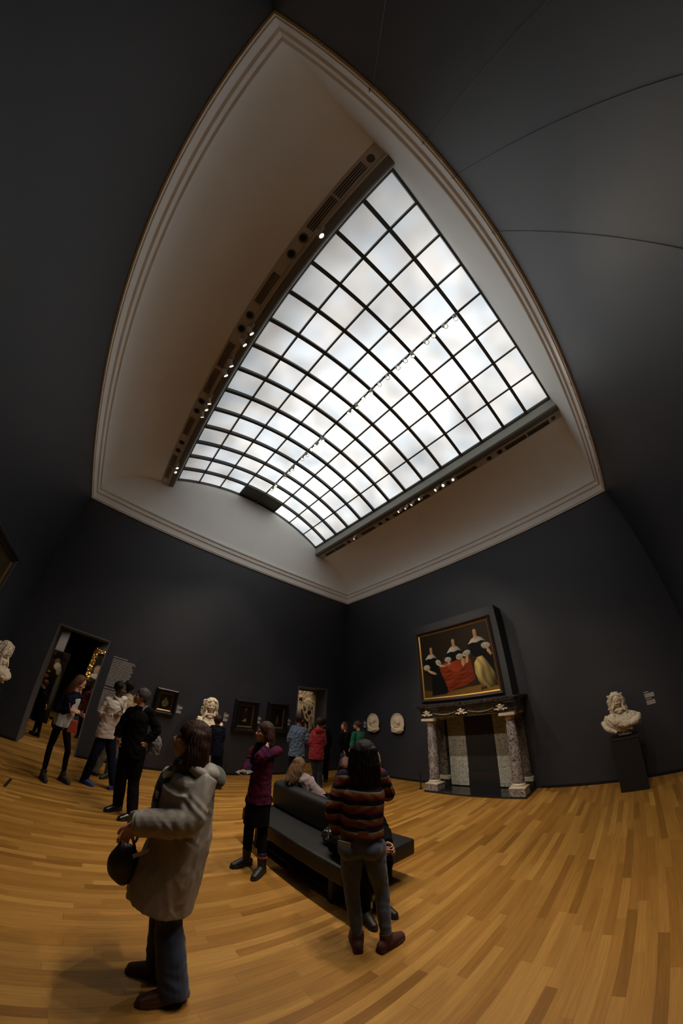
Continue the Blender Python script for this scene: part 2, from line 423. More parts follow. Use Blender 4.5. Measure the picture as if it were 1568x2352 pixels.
# skylight: glass panes, ribs across, bars along
def pane_mat():
    m, nt, b = nodes('backlit_frosted_glass'); N = nt.nodes; L = nt.links
    tc = N.new('ShaderNodeTexCoord'); sx = N.new('ShaderNodeSeparateXYZ'); L.new(tc.outputs['Object'], sx.inputs[0])
    def M(op, a, c=None):
        n = N.new('ShaderNodeMath'); n.operation = op
        for i, v in enumerate((a, c)):
            if v is None: continue
            if isinstance(v, (int, float)): n.inputs[i].default_value = v
            else: L.new(v, n.inputs[i])
        return n.outputs[0]
    nz = N.new('ShaderNodeTexNoise'); nz.inputs['Scale'].default_value = 1.15; nz.inputs['Detail'].default_value = 1; L.new(tc.outputs['Object'], nz.inputs['Vector'])
    # dimming painted into the emission: outer rows, strongest west where seen aslant
    dx = M('ABSOLUTE', M('SUBTRACT', sx.outputs[0], XC+.50)); dx = M('MINIMUM', M('DIVIDE', dx, 3.35), 1)
    dx = M('POWER', dx, 2.0)
    st = M('MULTIPLY', M('SUBTRACT', 1.0, M('MULTIPLY', dx, .66)), M('MULTIPLY', M('ADD', .40, M('MULTIPLY', nz.outputs['Fac'], 1.16)), M('SUBTRACT', 1.0, M('MULTIPLY', M('POWER', M('MINIMUM', M('DIVIDE', M('ABSOLUTE', M('SUBTRACT', sx.outputs[1], 3.2)), 5.0), 1), 4.0), .30))))
    rp = N.new('ShaderNodeMixRGB'); rp.inputs[1].default_value = (.90, .96, 1, 1); rp.inputs[2].default_value = (1, .965, .915, 1)
    n2 = N.new('ShaderNodeTexNoise'); n2.inputs['Scale'].default_value = 1.4; n2.inputs['Detail'].default_value = 1; L.new(tc.outputs['Object'], n2.inputs['Vector'])
    mr = N.new('ShaderNodeMapRange'); mr.inputs['From Min'].default_value = .35; mr.inputs['From Max'].default_value = .65; L.new(n2.outputs['Fac'], mr.inputs[0]); L.new(mr.outputs[0], rp.inputs[0])
    b.inputs['Base Color'].default_value = (.25, .26, .26, 1); b.inputs['Roughness'].default_value = .5
    L.new(rp.outputs[0], b.inputs['Emission Color']); L.new(M('MULTIPLY', st, 1.14), b.inputs['Emission Strength'])
    return m
PANE = pane_mat()
win = empty('window_1', (0, 0, 0), kind='structure')
YJ = [YS+.035+(YN-YS-.04)*j/14 for j in range(15)]
m = MB()
for i in range(8):
    for j in range(14):
        if j == 13 and i in (3, 4): continue
        us = [i+k/4 for k in range(5)]
        pts = [arc(u, .02) for u in us]; pb = [arc(u, .035) for u in us]
        vs = [(x, YJ[j], z) for x, z in pts]+[(x, YJ[j+1], z) for x, z in pts]
        m.add(vs, [(k, 5+k, 6+k, k+1) for k in range(4)])
m.build('pane', PANE, win)
m = MB()
for i in (3, 4):
    pts = [arc(i+k/4, -.005) for k in range(5)]
    m.prism(pts+[arc(i+k/4, .05) for k in range(4, -1, -1)], lambda a, b_, t: (a, t, b_), YJ[13]+.02, YJ[14]-.02)
m.build('blind_panel', mat('dark_green_grey_panel', (.075, .078, .068), .6), win, label='dark opaque panel at the north end of the skylight')
for j in range(15):     # transverse ribs
    m = MB(); hw = .030 if 0 < j < 14 else .022
    us = [k/4 for k in range(33)]
    inn = [arc(u, -.065) for u in us]; mid = [arc(u, .03) for u in us]
    m.prism(inn+mid[::-1], lambda a, b_, t: (a, t, b_), YJ[j]-hw, YJ[j]+hw)
    fl = [arc(u, -.075) for u in us]; 
    m.prism(inn+fl[::-1], lambda a, b_, t: (a, t, b_), YJ[j]-hw*1.25, YJ[j]+hw*1.25)
    m.build('rib', RIBM, win)
for i in range(1, 8):   # bars along
    x, z = arc(i, 0); ph = (i-4)/4*PHM; c, s = math.cos(ph), math.sin(ph)
    def fn(a, b_, t, x=x, z=z, c=c, s=s): return (x+a*c+b_*s, t, z-a*s+b_*c)
    m = MB(); m.prism([(-.017, -.035), (.017, -.035), (.017, .03), (-.017, .03)], fn, YS+.02, YN-.02); m.build('glazing_bar', RIBM, win)
# roof box above, closes the room
MB().box((XW-.3, YS-.3, 8.6), (XE+.3, YN+T, 8.7)).build('ceiling_roof', BLACK, kind='structure')

# ------------------------------------------------------------------ track lamps
LENSM = emis('lit_lamp_lens', (1, .76, .48), 14)
LENSD = emis('lit_lamp_lens_dim', (1, .80, .52), 1.7)
ORD = ['first', 'second', 'third', 'fourth', 'fifth', 'sixth', 'seventh', 'eighth', 'ninth', 'tenth', 'eleventh', 'twelfth', 'thirteenth', 'fourteenth', 'fifteenth', 'sixteenth', 'seventeenth', 'eighteenth', 'nineteenth', 'twentieth', 'twenty-first', 'twenty-second', 'twenty-third', 'twenty-fourth']
def lamp_parts(body, lens):
    """spotlight built pointing along +X local of the head; returned as (adapter mesh, head mesh, lens mesh)"""
    a = MB(); a.box((-.012, -.045, -.035), (.012, .065, 0)); a.tube([(0, .05, -.03), (0, .05, -.075)], .007, 8)
    h = MB(); h.lathe([(.001, -.055), (.026, -.055), (.030, -.04), (.031, .045), (.036, .05), (.036, .062), (.031, .062), (.028, .05), (.001, .048)], (0, 0, 0), 20, axis='x', cap=False)
    l = MB(); l.lathe([(.001, .0555), (.022, .056), (.029, .055)], (0, 0, 0), 20, axis='x', cap=False)
    return a.mesh('adapter', body), h.mesh('lamp_head', body, True), l.mesh('lens', lens)
PROTO = {}
def track_lamp(x, y, z, target, label, group, power=0, size=26, body=WHITEM, lens=LENSM, scale=1.0, blend=.6, col=(1, .85, .66)):
    key = (body.name, lens.name)
    if key not in PROTO: PROTO[key] = lamp_parts(body, lens)
    a, h, l = PROTO[key]
    o = empty('track_spotlight', (x, y, z), label=label, cat='spotlight', group=group)
    o.scale = (scale,)*3
    link('adapter', a, o)
    hd = link('lamp_head', h, o); d = (Vector(target)-Vector((x, y, z))).normalized()
    hd.location = (0, .05, -.085); hd.rotation_euler = d.to_track_quat('X', 'Z').to_euler()
    ln = link('lens', l, hd)
    if power:
        ld = bpy.data.lights.new('spot', 'SPOT'); ld.energy = power; ld.color = col; ld.spot_size = math.radians(size); ld.spot_blend = blend; ld.shadow_soft_size = .03
        lo = bpy.data.objects.new('spot', ld); COL.objects.link(lo); lo.parent = hd; lo.location = (.075, 0, 0)
        lo.rotation_euler = Vector((1, 0, 0)).to_track_quat('-Z', 'Y').to_euler()
    return o
# thin tracks
for nm, x, z in (('light_track', 2.385, 8.225), ('light_track', -.545, 7.262), ('light_track', 2*2.4525+.545, 7.262)):
    m = MB(); m.box((x-.014, YS+.03, z-.02), (x+.014, YN-.05, z+.002))
    if z > 8:
        for j in range(1, 14): m.tube([(x, YJ[j], z), (x, YJ[j], ZC-.07)], .004, 6)
    m.build(nm, RIBM if z > 8 else BEAMM, label={2.385: 'dark track rail hung under the crown of the skylight', -.545: 'track rail set in the groove of the west beam'}.get(x, 'track rail set in the groove of the east beam'), cat='track rail')
KP = .36
WL = [(.10, (6.62, .25, 1.25), 420, 16), (2.12, (6.6, 3.35, 3.0), 1500, 22), (2.39, (6.6, 3.35, 3.3), 700, 34), (2.91, (7.1, 6.4, 1.5), 500, 14), (3.17, (7.1, 5.6, 1.5), 500, 14),
      (4.00, (4.6, 7.0, 0), 420, 40), (4.21, (5.9, 5.0, 0), 420, 46), (4.43, (3.5, 7.8, 1.5), 260, 14), (6.55, (3.6, 5.4, 0), 420, 50), (6.78, (5.2, 3.4, 0), 500, 50)]
for i, (y, t, p, s) in enumerate(WL):
    track_lamp(-.53, y, 7.245, t, 'white spotlight on the west beam, %s from its south end' % ORD[i], 'spotlights on the west beam', p*KP, s, scale=1.35, lens=LENSM if i < 5 else LENSD)
EL = [(1.70, (.3, 2.4, 0), 620, 60), (2.00, (-.6, 5.0, 0), 620, 56), (2.24, (1.4, 7.8, 1.5), 300, 14), (2.81, (-1.86, 6.55, 1.4), 420, 12), (3.10, (2.35, 7.3, 1.45), 520, 12), (3.33, (3.5, 7.8, 1.45), 300, 14), (3.58, (.3, 7.8, 1.8), 260, 18), (5.60, (4.5, 7.8, 1.5), 160, 18)]
for i, (y, t, p, s) in enumerate(EL):
    track_lamp(5.435, y, 7.245, t, 'white spotlight on the east beam, %s from its south end' % ORD[i], 'spotlights on the east beam', p*KP, s, scale=1.25, lens=LENSM if i in (1, 2) else LENSD)
CY = [-.64, -.36, -.07, .15, .54, .76, .98, 1.29, 1.56, 1.83, 2.08, 2.34, 2.60, 3.72, 3.97, 4.21, 4.46, 4.67, 5.17, 5.39, 5.64, 6.19, 6.43]
CT = {11: (6.2, 2.7, .5), 13: (6.2, 3.8, .5), 0: (4.6, .6, 0), 2: (1.0, 1.2, 0), 4: (5.0, 1.6, 0), 7: (2.6, 1.2, 0), 9: (3.4, 3.0, 0), 10: (-.2, 1.2, 0), 12: (1.0, 4.0, 0), 14: (.2, 6.4, 0), 16: (5.6, 1.0, 0), 18: (2.4, 6.8, 0), 20: (4.4, 5.4, 0), 22: (.6, 5.2, 0)}
bright = {0, 9, 10, 11, 12, 13, 14, 15}
GREYM = mat('grey_lamp_metal', (.16, .165, .155), .4, metal=.6)
for i, y in enumerate(CY):
    t = CT.get(i); tt = t if t else (2.0+.8*math.sin(i*2.1), y-2.2, 0)
    if i in bright: tt = (tt[0]*.3, max(-1, y-3.5), 0) if not t else tt
    track_lamp(2.385, y, 8.205, tt, 'small grey spotlight on the middle track, %s from its south end' % ORD[i], 'spotlights on the middle track', (900 if i in (11, 13) else 640)*KP if t else 0, 30 if i in (11, 13) else 62, body=GREYM, lens=LENSM if i in bright else LENSD, scale=1.35)
# unseen next-room lamps, boosted; the last one added to brighten the painted panel
for x, y, t, lb, p in ((-.9, 9.2, (-.6, 9.0, 0), 'unseen ceiling spotlight of the next room above the left doorway', 700), (.6, 8.9, (.2, 10.8, 1.7), 'unseen ceiling spotlight of the next room aimed at the gilded frame', 1500), (6.3, 8.2+.25, (6.2, 9.3, 1.6), 'unseen ceiling spotlight of the next room aimed at the stone relief', 620), (5.2, 10.4, (5.6, 8.9, 0), 'unseen ceiling spotlight behind the far doorway', 500), (-1.2, 9.3, (-1.5, 10.8, 1.3), 'unseen ceiling spotlight added to brighten the dark painted panel of the next room', 900)):
    track_lamp(x, y, 4.2, t, lb, 'unseen spotlights in the next room', p*KP*.55, 46)

# ------------------------------------------------------------------ picture hooks and wires on the south wall
for i, (x, drop) in enumerate(((-.97, 3.9), (-.23, 3.9), (.24, 3.9), (1.0, 3.9), (3.61, 0), (4.72, 0), (5.06, 0), (6.20, 0))):
    o = empty('picture_hook', (x, YS+.046, 5.73), label='small metal picture hook on the south cornice, %s from the west corner' % ORD[i], cat='hook', group='picture hooks on the south cornice')
    m = MB(); m.box((-.006, -.002, -.02), (.006, .010, .05)).box((-.006, .004, -.028), (.006, .016, -.018)); m.build('clip', STEEL, o)
    if drop:
        m = MB(); m.tube([(0, -.03, -.02), (0, -.042, -.08), (0, -.042, -drop)], .0022, 6); m.build('wire', mat('grey_wire', (.10, .10, .11), .5, metal=.4), o)

# ------------------------------------------------------------------ painted pictures (colour grid on a flat canvas)
def painted(name, w, h, fn, parent, nx=150, ny=110, rough=.35):
    """canvas in local XZ plane (x right, z up) facing -Y; fn(u,v)->rgb, u,v 0..1"""
    u = (np.arange(nx)+.5)/nx; v = (np.arange(ny)+.5)/ny; U, V = np.meshgrid(u, v)
    C = np.clip(fn(U, V), 0, 1)
    xs = np.linspace(-w/2, w/2, nx+1); zs = np.linspace(0, h, ny+1)
    vs = [(x, 0, z) for z in zs for x in xs]
    fs = [(j*(nx+1)+i, j*(nx+1)+i+1, (j+1)*(nx+1)+i+1, (j+1)*(nx+1)+i) for j in range(ny) for i in range(nx)]
    me = bpy.data.meshes.new(name); me.from_pydata(vs, [], fs)
    at = me.color_attributes.new('paint', 'FLOAT_COLOR', 'CORNER')
    arr = np.ones((ny, nx, 4, 4), np.float32); arr[..., :3] = C[:, :, None, :]
    at.data.foreach_set('color', arr.ravel())
    if 'oil_paint' not in MATS:
        m, nt, b = nodes('oil_paint'); a = nt.nodes.new('ShaderNodeVertexColor'); a.layer_name = 'paint'
        nt.links.new(a.outputs[0], b.inputs['Base Color']); b.inputs['Roughness'].default_value = rough; b.inputs['Specular IOR Level'].default_value = .25
        MATS['oil_paint'] = m
    me.materials.append(MATS['oil_paint']); o = link(name, me, parent); return o
def L3(c): return np.array(c, float)
def blob(C, U, V, cx, cy, rx, ry, col, soft=.25, ang=0, p=2):
    c, s = math.cos(ang), math.sin(ang); x = (U-cx)*c+(V-cy)*s; y = -(U-cx)*s+(V-cy)*c
    d = (np.abs(x/rx)**p+np.abs(y/ry)**p)**(1/p); a = np.clip((1-d)/soft+.5, 0, 1)[..., None]
    sh = 1+.35*np.clip(-x/rx*.5+y/ry*.5, -1, 1)[..., None]
    return C*(1-a)+L3(col)*sh*a
def rnd(U, V, k, seed): 
    rs = np.random.RandomState(seed); o = 0
    for i in range(6):
        a, b_ = rs.randn(2)*k; o = o+np.sin(U*a*6+V*b_*6+rs.rand()*6)
    return o/6
def poly(C, U, V, pts, col, soft=.004, shade=0, ang=0):
    """soft-edged polygon"""
    P = np.array(pts, float); n = len(P); d = np.full(U.shape, 9.); ins = np.zeros(U.shape, bool)
    for i in range(n):
        x0, y0 = P[i]; x1, y1 = P[(i+1) % n]; L_ = (x1-x0)**2+(y1-y0)**2+1e-12
        t = np.clip(((U-x0)*(x1-x0)+(V-y0)*(y1-y0))/L_, 0, 1); d = np.minimum(d, np.hypot(U-x0-t*(x1-x0), V-y0-t*(y1-y0)))
        c = (y0 > V) != (y1 > V); ins ^= c & (U < (x1-x0)*(V-y0)/(y1-y0+1e-12)+x0)
    a = np.clip(.5+np.where(ins, d, -d)/(2*soft), 0, 1)[..., None]
    sh = 1.0
    if shade:
        cx, cy = P.mean(0); w = np.ptp(P[:, 0])+.01; g = (U-cx)*math.cos(ang)+(V-cy)*math.sin(ang); sh = np.clip(1-shade*g/w*2, .15, 2.2)[..., None]
    return C*(1-a)+L3(col)*sh*a
def paint_group(U, V):
    wob = .004*rnd(U, V, 5, 77); U = U+wob; V = V+.004*rnd(U, V, 5, 78)
    C = np.ones(U.shape+(3,))*L3((.016, .011, .0055)); C = C*(1+.45*rnd(U, V, .8, 3)[..., None])
    C = poly(C, U, V, [(.56, .98), (.99, .98), (.99, .40), (.56, .45)], (.024, .016, .008), .03)
    C = poly(C, U, V, [(0, 0), (1, 0), (1, .115), (.62, .10), (.3, .055), (0, .13)], (.12, .062, .012), .01, .5, 3.0)
    dark = (.0035, .0033, .004); skin = (.42, .235, .125); lin = (.42, .38, .30); hair = (.030, .014, .006)
    def head(cx, cy, s, turn):
        nonlocal C
        C = blob(C, U, V, cx+.006*s, cy+.010, .036*s, .058*s, hair, .3)
        C = poly(C, U, V, [(cx-.016*s, cy-.03*s), (cx-.022*s, cy-.09*s), (cx+.024*s, cy-.09*s), (cx+.018*s, cy-.03*s)], skin, .006, .3)
        C = blob(C, U, V, cx, cy-.004, .0255*s, .044*s, skin, .25)
        for e in (-1, 1): C = blob(C, U, V, cx+turn*.004+e*.010*s, cy+.006, .0048*s, .0035, (.05, .02, .01), .8)
        C = blob(C, U, V, cx+turn*.006, cy-.008, .004*s, .010*s, (.5, .30, .18), .8); C = blob(C, U, V, cx+turn*.005, cy-.024*s, .007*s, .0035, (.28, .05, .03), .8)
        C = blob(C, U, V, cx-.030*s, cy-.012, .010*s, .040*s, hair, .5); C = blob(C, U, V, cx+.030*s, cy-.012, .010*s, .040*s, hair, .5)
    def collar(cx, cy, w, h):
        nonlocal C
        C = poly(C, U, V, [(cx-w, cy-h), (cx-w*.55, cy-.1*h), (cx-.02, cy+.25*h), (cx, cy-.05*h), (cx+.02, cy+.25*h), (cx+w*.55, cy-.1*h), (cx+w, cy-h), (cx+w*.55, cy-h*.75), (cx, cy-h*.95), (cx-w*.5, cy-h*.8)], lin, .006, .5)
    # left sitter
    C = poly(C, U, V, [(.04, .60), (.10, .66), (.20, .66), (.26, .58), (.25, .44), (.36, .10), (.33, .04), (.12, .03), (.14, .33), (.05, .40)], dark, .008)
    collar(.15, .665, .085, .065); head(.165, .745, .92, -1)
    # middle sitter
    C = poly(C, U, V, [(.38, .64), (.45, .71), (.55, .71), (.63, .64), (.62, .50), (.40, .50)], dark, .008)
    collar(.50, .715, .105, .075); head(.505, .80, 1.0, 1)
    # right sitter: bodice and pale skirt
    C = poly(C, U, V, [(.69, .70), (.76, .75), (.88, .74), (.97, .64), (.99, .38), (.95, .20), (.88, .42), (.78, .50), (.72, .56)], dark, .008)
    collar(.82, .775, .115, .070); head(.815, .865, 1.1, -1)
    sk = [(.745, .42), (.79, .49), (.86, .50), (.90, .43), (.97, .24), (.99, .07), (.88, .05), (.80, .075), (.765, .17), (.74, .28)]
    B = C.copy(); C = poly(C, U, V, sk, (.25, .185, .065), .006, .7, -.4)
    m = np.abs(C-B).sum(-1, keepdims=True) > .01
    fold = np.sin((U*1.6+V*.7)*48+3*np.sin(V*11))*.5+.5*np.sin((U-.35*V)*31)
    C = np.where(m, C*(1+.55*fold[..., None]), C)
    # red covered table
    rd = [(.28, .47), (.33, .505), (.46, .50), (.60, .53), (.70, .50), (.715, .38), (.73, .20), (.62, .13), (.46, .105), (.36, .06), (.34, .17), (.30, .30), (.27, .40)]
    B = C.copy(); C = poly(C, U, V, rd, (.155, .022, .006), .006, .25, -1.2); m = np.abs(C-B).sum(-1, keepdims=True) > .003
    C = np.where(m & (V < .40)[..., None], C*(1+.7*rnd(U, V, 11, 5)[..., None]), C)
    C = poly(C, U, V, [(.33, .49), (.46, .35), (.53, .33), (.66, .49), (.6, .52), (.46, .50)], (.24, .034, .008), .006, .3)
    # sleeves, cuffs and hands
    for x, y, w, h, a in ((.075, .475, .05, .042, -.3), (.255, .525, .034, .05, .5), (.40, .545, .045, .036, 0), (.565, .555, .048, .042, .2), (.665, .585, .055, .040, .3), (.925, .635, .055, .045, -.3)):
        C = blob(C, U, V, x, y, w, h, lin, .25, a)
        for k in range(4): C = blob(C, U, V, x-w*.6+k*w*.4, y-.01*k % .013, w*.09, h*.85, (.20, .17, .12), .9, a+.3)
    for pts in ([(.10, .44), (.19, .385), (.215, .36), (.19, .345), (.12, .38), (.085, .42)], [(.265, .49), (.34, .475), (.37, .455), (.33, .445), (.27, .455)], [(.395, .51), (.42, .515), (.435, .47), (.40, .46)], [(.60, .53), (.64, .50), (.62, .43), (.59, .40), (.575, .45), (.585, .50)], [(.655, .56), (.69, .54), (.67, .45), (.635, .44)], [(.935, .60), (.965, .57), (.985, .50), (.965, .48), (.93, .55)]):
        C = poly(C, U, V, pts, skin, .005, .4)
    C = poly(C, U, V, [(.775, .03), (.86, .045), (.85, .085), (.785, .075)], (.05, .016, .006), .005)
    C = poly(C, U, V, [(.36, .46), (.42, .465), (.44, .48), (.38, .485)], (.20, .18, .15), .004)
    return C*.92
def paint_still(seed, col, accents):
    def f(U, V):
        C = np.ones(U.shape+(3,))*L3(col); C = C*(1+.5*rnd(U, V, 1.2, seed)[..., None])
        for a in accents: C = blob(C, U, V, *a)
        return C
    return f
DGOLD = mat('dark_gilding', (.16, .085, .022), .35, metal=.7, var=.2, vscale=30)
def picture(nm, loc, rz, w, h, fw, fn, label, frame=SOFTB, slip=DGOLD, depth=.06, nx=90, ny=80, group=None, cat='painting', slipw=.02):
    """hangs with its back on a wall; local -Y looks into the room"""
    o = empty(nm, loc, rz, label=label, cat=cat, group=group)
    m = MB()
    pr = [(0, 0), (0, -depth*.75), (fw*.25, -depth), (fw*.45, -depth*.95), (fw*.6, -depth*.6), (fw*.85, -depth*.55), (fw, -depth*.35), (fw, 0)]
    def ring(pr, W, Hh, m):
        k = len(pr); vs = []
        for a, b_ in pr:
            vs += [(-W/2+a, b_, a), (W/2-a, b_, a), (W/2-a, b_, Hh-a), (-W/2+a, b_, Hh-a)]
        fs = [(j*4+i, j*4+(i+1) % 4, (j+1)*4+(i+1) % 4, (j+1)*4+i) for j in range(k-1) for i in range(4)]
        m.add(vs, fs)
    ring(pr, w, h, m); m.build('frame', frame, o)
    m = MB(); ring([(fw-.002, -depth*.2), (fw-.002, -depth*.42), (fw+slipw, -depth*.22), (fw+slipw, -depth*.1)], w, h, m); m.build('gilt_slip', slip, o)
    c = painted('canvas', w-2*fw-slipw, h-2*fw-slipw, fn, o, nx, ny); c.location = (0, -depth*.2, fw+slipw/2)
    return o
picture('group_portrait', (6.65-.002, (4.42+2.285)/2, 2.005), -PI/2, 2.135, 1.78, .075, paint_group, 'large group portrait of three women in black above the fireplace', nx=380, ny=310, depth=.07, frame=mat('dark_walnut_frame', (.022, .012, .009), .35), slipw=.028, slip=mat('old_gold', (.34, .19, .05), .4, metal=.8, var=.2, vscale=30))
acc = [(.5, .42, .22, .20, (.10, .07, .03), .5), (.5, .66, .05, .11, (.20, .12, .05), .5), (.32, .42, .05, .14, (.13, .10, .05), .5), (.68, .44, .05, .13, (.13, .10, .05), .5), (.5, .26, .16, .05, (.15, .10, .05), .5)]
picture('small_painting', (1.44, YN-.001, 1.25), 0, .52, .585, .095, paint_still(2, (.008, .006, .004), acc), 'small black-framed painting between the doorway and the marble bust', depth=.09)
picture('small_painting', (3.545, YN-.001, 1.09), 0, .685, .82, .135, paint_still(4, (.006, .005, .003), [(.5, .45, .25, .3, (.012, .008, .004), .5), (.5, .80, .10, .09, (.10, .022, .006), .5), (.46, .26, .15, .05, (.12, .10, .04), .5), (.52, .30, .05, .07, (.25, .2, .1), .5)]), 'black-framed still life just east of the marble bust', depth=.1)
picture('small_painting', (4.51, YN-.001, 1.12), 0, .665, .82, .135, paint_still(6, (.005, .004, .0025), [(.52, .35, .035, .25, (.13, .075, .02), .5), (.62, .3, .02, .2, (.08, .05, .015), .5), (.45, .25, .1, .04, (.05, .03, .012), .5)]), 'black-framed dark painting beside the far doorway', depth=.1)
picture('large_painting', (XW+.001, 4.86, 1.35), PI/2, 2.1, 1.735, .15, paint_still(8, (.035, .024, .010), []), 'large dark-framed painting high on the west wall, cut by the picture edge', depth=.1, frame=BLACK)

# ------------------------------------------------------------------ wall texts
TXT = mat('pale_grey_lettering', (.62, .57, .50), .6)
TXTD = mat('faint_grey_lettering', (.055, .055, .055), .6)
def font(name, txt, size, parent, loc, m, bold=.0):
    cu = bpy.data.curves.new(name, 'FONT'); cu.body = txt; cu.size = size; cu.extrude = .0008; cu.offset = bold
    t = bpy.data.objects.new('tmp', cu); COL.objects.link(t); dg = bpy.context.evaluated_depsgraph_get()
    me = bpy.data.meshes.new_from_object(t.evaluated_get(dg)); bpy.data.objects.remove(t)
    me.materials.clear(); me.materials.append(m)
    for v in me.vertices: v.co = (v.co.x, -v.co.z, v.co.y)
    o = link(name, me, parent); o.location = loc; return o
def lines(m, x0, z0, n, lw, lh, th, rs, w):
    for k in range(n):
        x = x0; end = x0+lw*(1-.16*rs.rand()) if k < n-1 else x0+lw*.45
        while x < end-.004:
            ww = min(.012+.045*rs.rand()*w, end-x)
            m.box((x, -.0015, z0-k*lh), (x+ww, 0, z0-k*lh+th)); x += ww+.006
wt = empty('wall_text', (0, YN, 0), label='pale printed gallery text on the north wall beside the near doorway', cat='wall text')
font('heading', 'Burgers aan de macht', .036, wt, (.03, -.0005, 2.235), TXT, .0006)
m = MB(); rs = np.random.RandomState(1); lines(m, .03, 2.20-.012, 19, .53, .0325, .011, rs, 1.4); m.build('paragraph', TXT, wt)
font('heading', 'Citizens in power', .036, wt, (.03, -.0005, 1.535), TXT, .0006)
m = MB(); lines(m, .03, 1.50-.012, 15, .50, .0325, .011, rs, 1.4); m.build('paragraph', TXT, wt)
font('room_number', '2.8', .075, wt, (.47, -.0005, 2.30), TXTD)
font('room_name', 'Galerij', .04, wt, (.03, -.0005, 2.33), TXTD)
def caption(loc, rz, label, w=.12, h=.2, seed=0, blocks=((1, .5), (4, 1), (1, .6), (4, .9)), group='caption texts beside the works'):
    o = MB(); rs = np.random.RandomState(seed); z = h
    for n, wf in blocks:
        for k in range(n):
            z -= h/13; x = 0
            while x < w*wf-.004:
                ww = min(.008+.025*rs.rand(), w*wf-x); o.box((x, -.0015, z), (x+ww, 0, z+h/20)); x += ww+.003
        z -= h/16
    ob = o.build('caption_sign', TXT if seed < 9 else TXTD, label=label, cat='caption', group=group); ob.location = loc; ob.rotation_euler = (0, 0, rz); return ob
caption((1.745, YN, 1.33), 0, 'caption lettering beside the small painting near the doorway', .13, .2, 1)
caption((2.955, YN, 1.30), 0, 'caption lettering between the marble bust and the still life', .13, .22, 2)
caption((3.925, YN, 1.33), 0, 'caption lettering between the two dark paintings', .10, .2, 3)
caption((4.885, YN, 1.33), 0, 'caption lettering beside the far doorway', .10, .2, 4)
caption((XE, 6.95, 1.34), -PI/2, 'caption lettering by the room corner next to the oval reliefs', .12, .2, 5)
caption((XE, -.26, 1.22), -PI/2, 'caption lettering on the east wall beside the draped bust', .17, .25, 6)

# ------------------------------------------------------------------ fireplace
MARB = marble('purple_grey_veined_marble', (.035, .028, .03), (.42, .37, .36), 9, 2.5, .25)
MARBM = marble('green_grey_marble', (.014, .014, .012), (.16, .14, .12), 9, 2.5, .25)
MARBD = marble('black_veined_marble', (.006, .005, .006), (.06, .05, .045), 7, 3, .22)
MARBW = mat('cream_carved_marble', (.46, .40, .31), .5, var=.12, vscale=14)
def tile_mat():
    m, nt, b = nodes('painted_delft_tiles'); N = nt.nodes; L = nt.links
    tc = N.new('ShaderNodeTexCoord'); mp = N.new('ShaderNodeMapping'); mp.inputs['Rotation'].default_value = (0, PI/2, PI/2); L.new(tc.outputs['Object'], mp.inputs[0])
    nz = N.new('ShaderNodeTexNoise'); nz.inputs['Scale'].default_value = 26; nz.inputs['Detail'].default_value = 3; nz.inputs['Distortion'].default_value = 2; L.new(tc.outputs['Object'], nz.inputs['Vector'])
    rp = N.new('ShaderNodeValToRGB'); e = rp.color_ramp.elements; e[0].position = .38; e[0].color = (.10, .12, .15, 1); e[1].position = .5; e[1].color = (.38, .37, .31, 1); L.new(nz.outputs['Fac'], rp.inputs[0])
    br = N.new('ShaderNodeTexBrick'); br.offset = 0; br.inputs['Scale'].default_value = 1; br.inputs['Brick Width'].default_value = .118; br.inputs['Row Height'].default_value = .118; br.inputs['Mortar Size'].default_value = .0016
    L.new(mp.outputs[0], br.inputs['Vector']); br.inputs['Mortar'].default_value = (.10, .10, .09, 1); L.new(rp.outputs[0], br.inputs['Color1']); L.new(rp.outputs[0], br.inputs['Color2'])
    L.new(br.outputs['Color'], b.inputs['Base Color']); b.inputs['Roughness'].default_value = .2; return m
fp = empty('fireplace', (6.72, 3.19, 0), label='marble fireplace with columns, carved mantel and tiled cheeks on the east wall', cat='fireplace')
fx, fy = 6.72, 3.19
def FB(nm, boxes, m, bev=0, **k):
    q = MB()
    for lo, hi in boxes: q.box((lo[0]-fx, lo[1]-fy, lo[2]), (hi[0]-fx, hi[1]-fy, hi[2]))
    return q.build(nm, m, fp, bevel=bev, **k)
FB('hearth', [((6.33, 2.06, 0), (XE-.001, 4.31, .028))], mat('polished_black_stone', (.010, .010, .011), .12), .004)
FB('back_wall', [((7.075, 2.12, .028), (XE-.001, 4.26, 1.63))], BLACK)
FB('firebox', [((7.02, 2.83, .36), (7.074, 3.53, 1.62))], BLACK)
FB('fire_plate', [((7.005, 2.83, .028), (7.07, 3.53, .36))], mat('dark_iron_plate', (.03, .028, .028), .3, metal=.5))
TL = tile_mat()
for y0, y1, lb in ((3.535, 4.0, 'tiled cheek on the north side'), (2.36, 2.825, 'tiled cheek on the south side')):
    FB('tile_panel', [((7.03, y0, .05), (7.074, y1, 1.62))], TL, label=lb)
